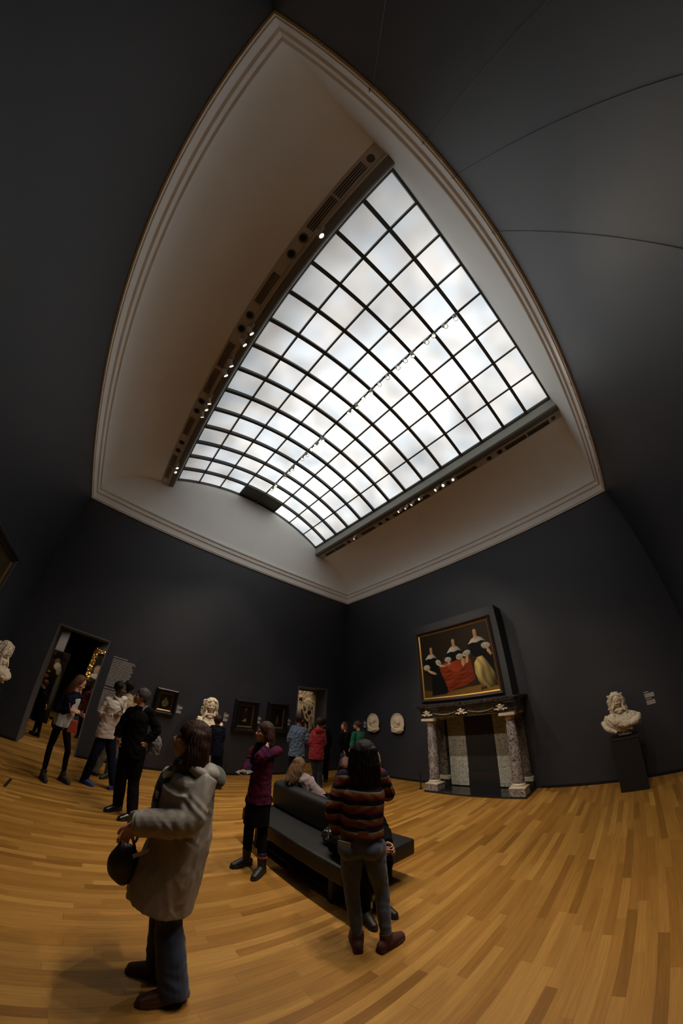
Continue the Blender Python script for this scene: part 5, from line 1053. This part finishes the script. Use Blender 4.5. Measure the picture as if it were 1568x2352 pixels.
q = MB(); q.ell(hb-F*.060-Vector((0, 0, .015)), (.062, .085, .055), Matrix.Rotation(.5, 3, 'X')); q.clay('hood_lining', cloth('olive_grey_lining', (.085, .09, .075)), o, .006, 1)
q = MB()   # scarf
SC_ = MB()
for e, kx in ((1, .0), (-1, .0)):
    q.limb([nk-F*.06+ST*e*.03, nk+ST*e*.085+Vector((0, 0, .01)), nk+F*.085+ST*e*.04-Vector((0, 0, .05)), ch+F*.155+ST*e*.05, ch+F*.165+ST*e*.045-Vector((0, 0, .20)), ch+F*.15+ST*e*.05-Vector((0, 0, .33))], [(.032, .03), (.036, .036), (.05, .034), (.052, .024), (.055, .02), (.05, .014)], 14)
q.ell(nk+F*.02+Vector((0, 0, -.0)), (.09, .09, .035))
def scarf_mat():
    m, nt, b = nodes('patterned_olive_scarf'); N = nt.nodes; L = nt.links; tc = N.new('ShaderNodeTexCoord')
    v = N.new('ShaderNodeTexVoronoi'); v.inputs['Scale'].default_value = 26; L.new(tc.outputs['Object'], v.inputs['Vector'])
    rp = N.new('ShaderNodeValToRGB'); e = rp.color_ramp.elements; e[0].color = (.020, .022, .034, 1); e[1].color = (.30, .28, .16, 1); e[0].position = .25; e[1].position = .75; x = e.new(.5); x.color = (.07, .075, .045, 1)
    L.new(v.outputs['Color'], rp.inputs[0]); L.new(rp.outputs[0], b.inputs['Base Color']); b.inputs['Roughness'].default_value = .9; return m
q.clay('scarf', scarf_mat(), o, .006, 2, lambda co, no: .006*wav(co, 18, (.03, .03, .09), 1.2))
q = MB(); c = ch+F*.02+ST*.17; q.lathe([(.001, .004), (.008, .003), (.009, 0)], tuple(nk+ST*.115+F*.02-Vector((0, 0, .055))), 14); q.build('snap_button', STEEL, o)
q = MB(); hm = V3(J, 'hem'); pv = V3(J, 'pelvis')
sd_ = ST if ST.dot(-D) > 0 else -ST
for e in (-1, 1):
    q = MB(); a = V3(J, 'elR').lerp(V3(J, 'wrR'), .93); ax = (V3(J, 'wrR')-V3(J, 'elR')).normalized()
q.tube([a-ax*.010, a+ax*.022], [.070, .067], 28); q.clay('cuff', COAT, o, .005, 1)
bg = base+V3(J, 'bag'); it = item('handbag', bg, 'round black handbag held by the person in the raincoat', 'handbag')
q = MB(); q.ell((0, 0, 0), (.088, .055, .125), Matrix((SD, D, Vector((0, 0, 1)))).transposed(), 28, 18); q.clay('bag_body', mat('black_soft_leather', (.007, .006, .007), .55, bump=.3), it, .007, 1, lambda co, no: .006*wav(co, 2, .07))
hl = base+V3(J, 'haR')-bg; q = MB(); q.limb([SD*.05+Vector((0, 0, .10)), hl+SD*.02, hl, hl-SD*.02, -SD*.04+Vector((0, 0, .10))], [.009]*5, 8); q.clay('strap', mat('black_soft_leather', (.007, .006, .007), .55, bump=.3), it, .004, 1)
q = MB(); c = -D*.065+SD*.055+Vector((0, 0, .07)); q.add([c, c+SD*.09+Vector((0, 0, .055)), c+SD*.085+Vector((0, 0, .075)), c+SD*-.005+Vector((0, 0, .02))]+[c+D*.006, c+D*.006+SD*.09+Vector((0, 0, .055)), c+D*.006+SD*.085+Vector((0, 0, .075)), c+D*.006-SD*.005+Vector((0, 0, .02))], [(0, 1, 2, 3), (7, 6, 5, 4), (0, 4, 5, 1), (1, 5, 6, 2), (2, 6, 7, 3), (3, 7, 4, 0)])
q.build('folded_leaflet', mat('white_paper', (.5, .48, .45), .8), it)

# 2 woman in the striped sweater
def stripe_mat():
    m, nt, b = nodes('striped_knit'); N = nt.nodes; L = nt.links; tc = N.new('ShaderNodeTexCoord'); sx = N.new('ShaderNodeSeparateXYZ'); L.new(tc.outputs['Object'], sx.inputs[0])
    def M(op, a, c=None):
        n = N.new('ShaderNodeMath'); n.operation = op
        for i, v in enumerate((a, c)):
            if v is None: continue
            if isinstance(v, (int, float)): n.inputs[i].default_value = v
            else: L.new(v, n.inputs[i])
        return n.outputs[0]
    nz = N.new('ShaderNodeTexNoise'); nz.inputs['Scale'].default_value = 4.5; nz.inputs['Detail'].default_value = 1; L.new(tc.outputs['Object'], nz.inputs['Vector'])
    z = M('ADD', sx.outputs[2], M('MULTIPLY', nz.outputs['Fac'], .05))
    fr = M('FRACT', M('DIVIDE', z, .096))
    rp = N.new('ShaderNodeValToRGB'); rp.color_ramp.interpolation = 'LINEAR'; e = rp.color_ramp.elements
    e[0].position = 0; e[0].color = (.010, .008, .016, 1); e[1].position = .30; e[1].color = (.010, .008, .016, 1)
    for p_, c in ((.34, (.060, .007, .016, 1)), (.50, (.115, .018, .013, 1)), (.66, (.145, .042, .014, 1)), (.82, (.16, .085, .042, 1)), (.93, (.22, .18, .14, 1)), (.97, (.008, .006, .013, 1))):
        x = e.new(p_); x.color = c
    L.new(fr, rp.inputs[0]); L.new(rp.outputs[0], b.inputs['Base Color']); b.inputs['Roughness'].default_value = .95; b.inputs['Specular IOR Level'].default_value = .15
    w_ = N.new('ShaderNodeTexWave'); w_.inputs['Scale'].default_value = 90; w_.bands_direction = 'Z'; L.new(tc.outputs['Object'], w_.inputs['Vector']); bp = N.new('ShaderNodeBump'); bp.inputs['Strength'].default_value = .4; bp.inputs['Distance'].default_value = .003; L.new(w_.outputs['Fac'], bp.inputs['Height']); L.new(bp.outputs[0], b.inputs['Normal'])
    return m
p = person('stripe', 'person in a horizontally striped sweater and blue jeans, seen from behind by the bench', (.25, 1), 'mid', 'black', s=1.0, wd=1.03,
    top=(stripe_mat(), .88, .016, .016, .004, .006, 'striped_sweater'), legs=(jeansm('faded_blue_jeans', (.055, .068, .105)), -.004, .0), shoes=(mat('maroon_suede', (.05, .012, .010), .8), .12, .03), hairstyle='verylong', headface=(.35, 1, .1), hands=((.6, -1), (.25, 1)), palms=((1, .2, 0), (-.9, .2, .2)))
o, J, base, D, SD, F, HF, ST, loc = p
pv = V3(J, 'pelvis'); q = MB()
for e in (-1, 1): pass
c = pv-F*.150-ST*.075+Vector((0, 0, .03)); q.add([c+ST*a+Vector((0, 0, b_))-F*t for t in (0, .006) for a, b_ in ((-.045, -.012), (.045, -.022), (.045, .014), (-.045, .024))], [(0, 1, 2, 3), (7, 6, 5, 4), (0, 4, 5, 1), (1, 5, 6, 2), (2, 6, 7, 3), (3, 7, 4, 0)])
q.build('pocket_card', mat('grey_green_card', (.20, .20, .16), .6), o)
c = pv-F*.138+ST*.055+Vector((0, 0, .105)); q = MB(); q.add([c+ST*a+Vector((0, 0, b_))-F*t for t in (0, .005) for a, b_ in ((-.035, -.02), (.035, -.02), (.035, .02), (-.035, .02))], [(0, 1, 2, 3), (7, 6, 5, 4), (0, 4, 5, 1), (1, 5, 6, 2), (2, 6, 7, 3), (3, 7, 4, 0)])
q.build('waist_label', mat('brown_leather_patch', (.14, .05, .02), .6), o)

# 3 woman in the purple cardigan
def cardm():
    m, nt, b = nodes('purple_red_knit'); N = nt.nodes; L = nt.links; tc = N.new('ShaderNodeTexCoord'); nz = N.new('ShaderNodeTexNoise'); nz.inputs['Scale'].default_value = 9; L.new(tc.outputs['Object'], nz.inputs['Vector'])
    rp = N.new('ShaderNodeValToRGB'); e = rp.color_ramp.elements; e[0].position = .38; e[0].color = (.026, .008, .034, 1); e[1].position = .62; e[1].color = (.085, .008, .018, 1); L.new(nz.outputs['Fac'], rp.inputs[0]); L.new(rp.outputs[0], b.inputs['Base Color']); b.inputs['Roughness'].default_value = .95; b.inputs['Specular IOR Level'].default_value = .1
    return m
BLK = mat('black_cotton', (.0045, .004, .0045), .95, var=.1, spec=.06); NAVY = mat('navy_cloth', (.0065, .008, .018), .95, var=.15, spec=.08); BLKL = mat('black_boot_leather', (.010, .008, .008), .5)
p = person('purple', 'person in a purple cardigan and dark boots holding a leaflet, west of the bench', (-.95, -.35), 'mid', 'brown', s=.97, wd=.98,
    top=(cardm(), .74, .012, .008, .004, .014, 'cardigan'), legs=(BLK, .0, .0), skirt=(BLK, .50, .165, .14), shoes=(BLKL, .19, .0), hairstyle='long', headface=(-1, -.25, .02), hands=((.5, 1), (.7, -1)), palms=((0, .1, 1), (-.2, .6, .2)))
o, J, base, D, SD, F, HF, ST, loc = p
q = MB(); 
for e in 'LR': 
    A = V3(J, 'an'+e); q2 = MB(); q2.lathe([(.043, .172), (.049, .176), (.049, .190), (.043, .193)], (A.x, A.y, 0), 24, cap=False); q2.build('red_sock', cloth('red_sock_wool', (.20, .015, .010)), o, smooth=True)
q = MB(); nk = V3(J, 'neck'); q.ell(nk+Vector((0, 0, -.005)), (.085, .08, .04)); q.limb([nk+F*.07, nk+F*.10-Vector((0, 0, .12)), nk+F*.13-Vector((0, 0, .26))], [(.05, .03), (.045, .02), (.04, .015)]); q.clay('scarf', BLK, o, .006, 2, lambda co, no: .004*wav(co, 3, .04))
ha = base+V3(J, 'haL'); it = item('leaflet', ha, 'small open leaflet held out by the person in the purple cardigan', 'leaflet')
MB().box((-.09, -.05, .012), (.09, .05, .016)).build('sheet', mat('grey_printed_paper', (.09, .08, .08), .6), it).rotation_euler = (.25, -.15, .4)

# 4 man in black
p = person('manblack', 'person in black with short greying hair, before the one in the cream sweater', (-.75, -.65), 'mid', 'grey', s=1.04, wd=1.06,
    top=(BLK, .80, .024, .012, .006, .0, 'jacket'), legs=(BLK, .016, .010), shoes=(mat('black_polished_leather', (.008, .007, .007), .25), .10, .0), hairstyle='short', headface=(-1, -.25, .12), hands=((.5, 1), (.45, -1)))
o, J, base, D, SD, F, HF, ST, loc = p
q = MB(); s_ = V3(J, 'shR'); nk = V3(J, 'neck'); a = nk.lerp(s_, .62); q.limb([a+F*.10-Vector((0, 0, .02)), a+Vector((0, 0, .072)), a-F*.12-Vector((0, 0, .05))], [(.018, .006)]*3, 10, SD); q.limb([a+F*.10-Vector((0, 0, .02)), a+F*.155-Vector((0, 0, .20)), a+F*.13+SD*.05-Vector((0, 0, .40))], [(.015, .006)]*3, 10, SD)
it = item('shoulder_bag', base, 'grey shoulder bag behind the arm of the person in black', 'bag')
q.clay('strap', mat('taupe_webbing', (.12, .10, .10), .8), it, .004, 1)
q = MB(); c = V3(J, 'elR')+D*.16-Vector((0, 0, .22))+SD*.02; q.ell(c, (.10, .09, .15)); q.box(tuple(c+Vector((-.08, -.06, -.13))), tuple(c+Vector((.08, .06, .08))))
q.clay('bag_body', cloth('grey_nylon', (.10, .10, .11), .6), it, .008, 3, lambda co, no: .010*wav(co, 4, .07, 1.2))

# 5 man in the white sweater
WSW = cloth('cream_knit', (.50, .43, .38), .9, .05, .2)
p = person('whitesw', 'person in a cream shawl-collar sweater and blue shoes, facing east', (.85, -.52), 'dark', 'black', s=1.03, wd=1.02,
    top=(WSW, .80, .018, .008, .004, .002, 'sweater'), legs=(NAVY, .012, .006), shoes=(mat('blue_canvas', (.012, .035, .16), .7), .07, .0), hairstyle='close', headface=(1, -.35, -.02), hands=((.7, 1), (.7, -1)))
o, J, base, D, SD, F, HF, ST, loc = p
nk = V3(J, 'neck'); q = MB()
for e in (-1, 1): q.limb([nk-F*.06, nk+ST*e*.075+Vector((0, 0, .005)), nk+F*.085+ST*e*.03-Vector((0, 0, .08)), nk+F*.125-Vector((0, 0, .18))], [.022, .026, .024, .012], 10)
q.clay('shawl_collar', cloth('grey_beige_rib_knit', (.36, .32, .29), .9), o, .005, 2)
q = MB(); q.limb([nk+F*.10+ST*.03-Vector((0, 0, .06)), nk+F*.155-Vector((0, 0, .20)), nk+F*.165-Vector((0, 0, .34))], [.005]*3, 6); q.limb([nk+F*.10-ST*.03-Vector((0, 0, .06)), nk+F*.155-Vector((0, 0, .20))], [.005]*2, 6); q.clay('lanyard', BLK, o, .003, 0)
# 6 person behind in beige and camouflage trousers
p = person('beige', 'person in a beige jacket and khaki patterned trousers behind the one in white', (.1, 1), 'dark', 'black', s=1.04, wd=1.05,
    top=(cloth('beige_cotton', (.34, .26, .17)), .80, .02, .012, .004, .0, 'jacket'), legs=(cloth('khaki_camouflage', (.13, .12, .085), .9, .7), .014, .008), shoes=(BLKL, .09, .0), hairstyle='short')
# 7 woman by the doorway
p = person('leftw', 'person with chestnut hair in dark jacket and black tights before the near doorway', (.9, -.35), 'light', 'chest', s=.97, wd=.93,
    top=(NAVY, 1.02, .016, .010, .004, .0, 'jacket'), legs=(BLK, -.010, .0), shoes=(BLKL, .13, .035), hairstyle='long', headface=(1, -.2, -.35), hands=((.6, 1), (.6, -1)))
o, J, base, D, SD, F, HF, ST, loc = p
pv = V3(J, 'pelvis'); nk = V3(J, 'neck'); q = MB()
endlimb(q, [pv.lerp(nk, .85)+F*.03, pv.lerp(nk, .5)+F*.025, pv+Vector((0, 0, .05))+F*.01, pv-Vector((0, 0, .06))], [(.10, .10), (.125, .115), (.150, .120), (.155, .125)], ST)
q.clay('blouse', cloth('pale_grey_blouse', (.38, .38, .39), .8, .05), o, .006, 2, lambda co, no: .005*wav(co, 9, (.05, .05, .12)))
bg = base+V3(J, 'bag'); it = item('handbag', bg, 'small rust-red handbag hanging at the hip before the near doorway', 'handbag')
q = MB(); fr = Matrix((SD, D, Vector((0, 0, 1)))).transposed(); ol = [(-.07, -.10), (.09, -.10), (.055, .09), (-.035, .09)]
q.prism(ol, lambda x, y, t: tuple(SD*x+D*t+Vector((0, 0, y))), -.045, .045); q.clay('bag_body', mat('rust_red_leather', (.30, .045, .022), .45, bump=.2), it, .006, 3)
q = MB(); a = base+V3(J, 'shL').lerp(V3(J, 'neck'), .4)-bg; q.limb([Vector((0, 0, .08)), a*.5-D*.10, a-D*.06-Vector((0, 0, .03)), a+Vector((0, 0, .05))], [.006]*4, 8); q.clay('strap', mat('rust_red_leather', (.30, .045, .022), .45, bump=.2), it, .004, 0)
# 8 boy looking at the bust
p = person('boy', 'person in a navy hooded top looking at the north marble bust', (-.35, 1), 'light', 'brown', s=.90, wd=.90,
    top=(NAVY, .66, .016, .008, .004, .0, 'hooded_top'), legs=(BLK, .012, .008), shoes=(BLKL, .08, .0), hairstyle='short')
# 9-11 group in front of the far doorway
p = person('blue', 'person in a loose blue denim shirt, hands in front, facing the far doorway', (.1, 1), 'mid', 'brown', s=.98, wd=1.1,
    top=(cloth('blue_chambray', (.075, .115, .19), .85, .12), .70, .028, .016, .010, .01, 'shirt'), legs=(BLK, .016, .008), shoes=(BLKL, .09, .0), hairstyle='short')
p = person('red', 'person in a crimson hooded jacket facing the far doorway', (-.25, 1), 'mid', 'brown', s=.96, wd=1.05,
    top=(cloth('crimson_nylon', (.22, .008, .016), .6, .1), .66, .026, .012, .008, .0, 'jacket'), legs=(cloth('very_dark_blue_denim', (.010, .013, .024)), .010, .006), shoes=(BLKL, .09, .0), hairstyle='short')
o, J, base, D, SD, F, HF, ST, loc = p; nk = V3(J, 'neck'); q = MB(); q.ell(nk-F*.09-Vector((0, 0, .03)), (.11, .06, .075)); q.limb([nk+ST*.09, nk-F*.10, nk-ST*.09], [.03, .045, .03]); q.clay('hood', MATS['crimson_nylon'], o, .007, 2)
p = person('black', 'person all in black with pale shoe soles beside the crimson jacket', (.1, 1), 'mid', 'black', s=.97, wd=1.0,
    top=(BLK, .62, .026, .010, .006, .01, 'coat'), legs=(BLK, .010, .006), shoes=(mat('charcoal_canvas', (.02, .02, .02), .8), .08, .0), hairstyle='short')
# 12-13 pair by the corner
p = person('blackcoat', 'person in a black coat with long hair carrying a pink backpack by the corner', (-.75, -.6), 'light', 'chest', s=.93, wd=.95,
    top=(BLK, .52, .020, .010, .005, .02, 'coat'), legs=(jeansm('mid_blue_denim', (.03, .05, .10)), .0, .0), shoes=(mat('brown_suede', (.07, .035, .02), .8), .10, .0), hairstyle='long', headface=(-.8, -.8, 0), hands=((.9, 1), (.5, -1)))
o, J, base, D, SD, F, HF, ST, loc = p
bg = base+V3(J, 'bag'); it = item('backpack', bg, 'pink backpack held low by the person in the black coat', 'backpack')
q = MB(); fr = Matrix((SD, D, Vector((0, 0, 1)))).transposed(); q.ell((0, 0, -.01), (.125, .08, .16), fr, 24, 16); q.ell(-D*.05-Vector((0, 0, .04)), (.10, .05, .10), fr); q.clay('bag_body', cloth('dusty_pink_nylon', (.33, .17, .16), .6), it, .006, 1, lambda co, no: .004*wav(co, 4, .06))
q = MB(); hl = base+V3(J, 'haL')-bg; q.limb([Vector((0, 0, .14))+SD*.02, hl-Vector((0, 0, .02)), Vector((0, 0, .14))-SD*.03], [.007]*3, 8); q.limb([-SD*.08+Vector((0, 0, .11)), -SD*.15-Vector((0, 0, .02)), -SD*.10-Vector((0, 0, .13))], [(.014, .006)]*3, 8); q.clay('straps', MATS['dusty_pink_nylon'], it, .0045, 0)
p = person('green', 'person in a green jumper with pinned-up hair and glasses by the corner', (-1, -.05), 'light', 'chest', s=.96, wd=1.0,
    top=(cloth('bottle_green_knit', (.006, .10, .055)), .66, .026, .014, .005, .01, 'jumper'), legs=(cloth('charcoal_wool', (.02, .02, .022)), .012, .008), shoes=(BLKL, .09, .0), hairstyle='bun')
o, J, base, D, SD, F, HF, ST, loc = p
hd = V3(J, 'head'); Rg = Matrix((F.cross(Vector((0, 0, 1))), F, Vector((0, 0, 1)))).transposed(); q = MB()
for e in (-1, 1): q.tube([hd+Rg @ Vector((e*.032+.024*math.cos(a*PI/6), .088, .004+.020*math.sin(a*PI/6))) for a in range(13)], .0022, 6); q.tube([hd+Rg @ Vector((e*.056, .086, .008)), hd+Rg @ Vector((e*.078, .0, .008))], .002, 6)
q.build('glasses', SOFTB, o)
# 14 seated girl with phone
g = PEOPLE['girl']
hm = bpy.data
seatJ = dict(pelvis=(.0, 0, .58), hipL=(.05, .10, .565), hipR=(.05, -.10, .565), knL=(.46, .12, .52), knR=(.46, -.08, .52), anL=(.50, .13, .10), anR=(.48, -.10, .10), toeL=(.66, .15, .03), toeR=(.66, -.12, .03))
D_ = Vector((*g['d'], 0)); SDg = Vector((D_.y, -D_.x, 0))
def w2l(v): return (Vector(v).dot(SDg), Vector(v).dot(D_), v[2])
p = person('girl', 'person with light-brown hair sitting on the far side of the bench with a phone', w2l((1, .15, 0)), 'light', 'blond', s=.92, wd=.95,
    top=(cloth('mauve_grey_jacket', (.17, .13, .14)), .50, .020, .012, .005, .0, 'jacket'), legs=(BLK, .010, .004), shoes=(BLKL, .08, .0), hairstyle='long', headface=w2l((1, .1, -.45)), seat=seatJ, hands=((.8, 1), (.8, -1)))
o, J, base, D, SD, F, HF, ST, loc = p
ph = base+V3(J, 'haR').lerp(V3(J, 'haL'), .15)+Vector((.03, 0, .05)); it = item('phone', ph, 'dark phone in the hands of the person sitting behind the bench back', 'phone')
q = MB(); q.box((-.006, -.037, -.07), (.006, .037, .07)); a = q.build('phone_body', SOFTB, it, bevel=.002); a.rotation_euler = (0, -.5, .1); q = MB(); q.box((-.0075, -.033, -.062), (-.0062, .033, .062)); a = q.build('screen', emis('lit_phone_screen', (.5, .6, .8), .35), it); a.rotation_euler = (0, -.5, .1)
bg = base+V3(J, 'bag'); it = item('backpack', bg, 'navy backpack on the back of the person sitting behind the bench back', 'backpack')
q = MB(); q.ell((.0, 0, -.05), (.09, .15, .17)); q.clay('bag_body', cloth('navy_nylon', (.010, .016, .035), .6), it, .008, 1, lambda co, no: .008*wav(co, 4, .07))
# 15 person seated on the near side, mostly hidden
PEOPLE['hid'] = dict(base=[2.20, 2.38, 0.0], d=[.65, .76], head=[.13, -.19, 1.10], neck=[.11, -.12, .95], shL=[-.04, -.10, .87], shR=[.26, -.12, .87], elL=[-.10, -.22, .66], elR=[.24, -.28, .66], wrL=[-.02, -.38, .62], wrR=[.14, -.40, .62], haL=[.0, -.44, .62], haR=[.12, -.46, .62], pelvis=[.02, .02, .58], hipL=[-.07, .0, .565], hipR=[.11, .0, .565], knL=[-.14, -.36, .53], knR=[.08, -.42, .53], anL=[-.07, -.34, .10], anR=[.12, -.34, .10], toeL=[-.12, -.50, .03], toeR=[.12, -.52, .03])
Dh = Vector((.65, .76, 0)).normalized(); SDh = Vector((Dh.y, -Dh.x, 0)); PEOPLE['hid']['d'] = [Dh.x, Dh.y]
p = person('hid', 'person in dark clothes sitting on the bench, hidden behind the striped sweater', (Vector((-.1, -1, 0)).dot(SDh), Vector((-.1, -1, 0)).dot(Dh)), 'mid', 'brown', s=.95, wd=.95,
    top=(BLK, .50, .016, .010, .005, .0, 'jacket'), legs=(BLK, .004, .004), shoes=(BLKL, .10, .0), hairstyle='short', seat={})
SEQ = mat('silver_sequins', (.55, .53, .55), .12, metal=1, var=.6, vscale=120)
it = item('sequin_bag', (2.245, 2.64, .44), 'silver sequinned bag standing on the bench beside the striped sweater', 'bag')
q = MB(); q.ell((0, 0, .085), (.05, .11, .085), None, 24, 16); q.clay('bag_body', mat('dark_lining', (.03, .028, .03), .4), it, .006, 1)
q = MB(); rs = np.random.RandomState(3)
for i in range(330):
    a = rs.rand()*2*PI; t = math.asin(2*rs.rand()-1); n_ = Vector((math.cos(t)*math.cos(a), math.cos(t)*math.sin(a), math.sin(t))); c = Vector((n_.x*.053, n_.y*.113, .085+n_.z*.088))
    if c.z < .01: continue
    nn = (n_+Vector(rs.randn(3)*.35)).normalized(); u_ = nn.orthogonal().normalized(); v_ = nn.cross(u_); r_ = .0085
    q.add([c+u_*r_*math.cos(k*PI/3)+v_*r_*math.sin(k*PI/3) for k in range(6)]+[c-nn*.0012], [(0, 1, 2, 3, 4, 5)]+[(k, 6, (k+1) % 6) for k in range(6)])
q.build('sequins', SEQ, it, kind='stuff')
# 16-17 people in the next room
p = person('next1', 'short person in a long dark coat beyond the near doorway, before the painted panel', (-1, -.1), 'light', 'chest', s=.78, wd=1.05, top=(BLK, .36, .020, .008, .004, .04, 'coat'), legs=(BLK, .0, .0), shoes=(BLKL, .12, .0), hairstyle='short')
p = person('next2', 'person in a dark red coat beyond the near doorway, partly behind its edge', (.8, .5), 'light', 'brown', s=.95, wd=1.0, top=(cloth('dark_red_wool', (.10, .008, .010)), .62, .020, .010, .004, .0, 'coat'), legs=(BLK, .004, .0), shoes=(mat('grey_shoe', (.10, .10, .09), .7), .08, .0), hairstyle='long')
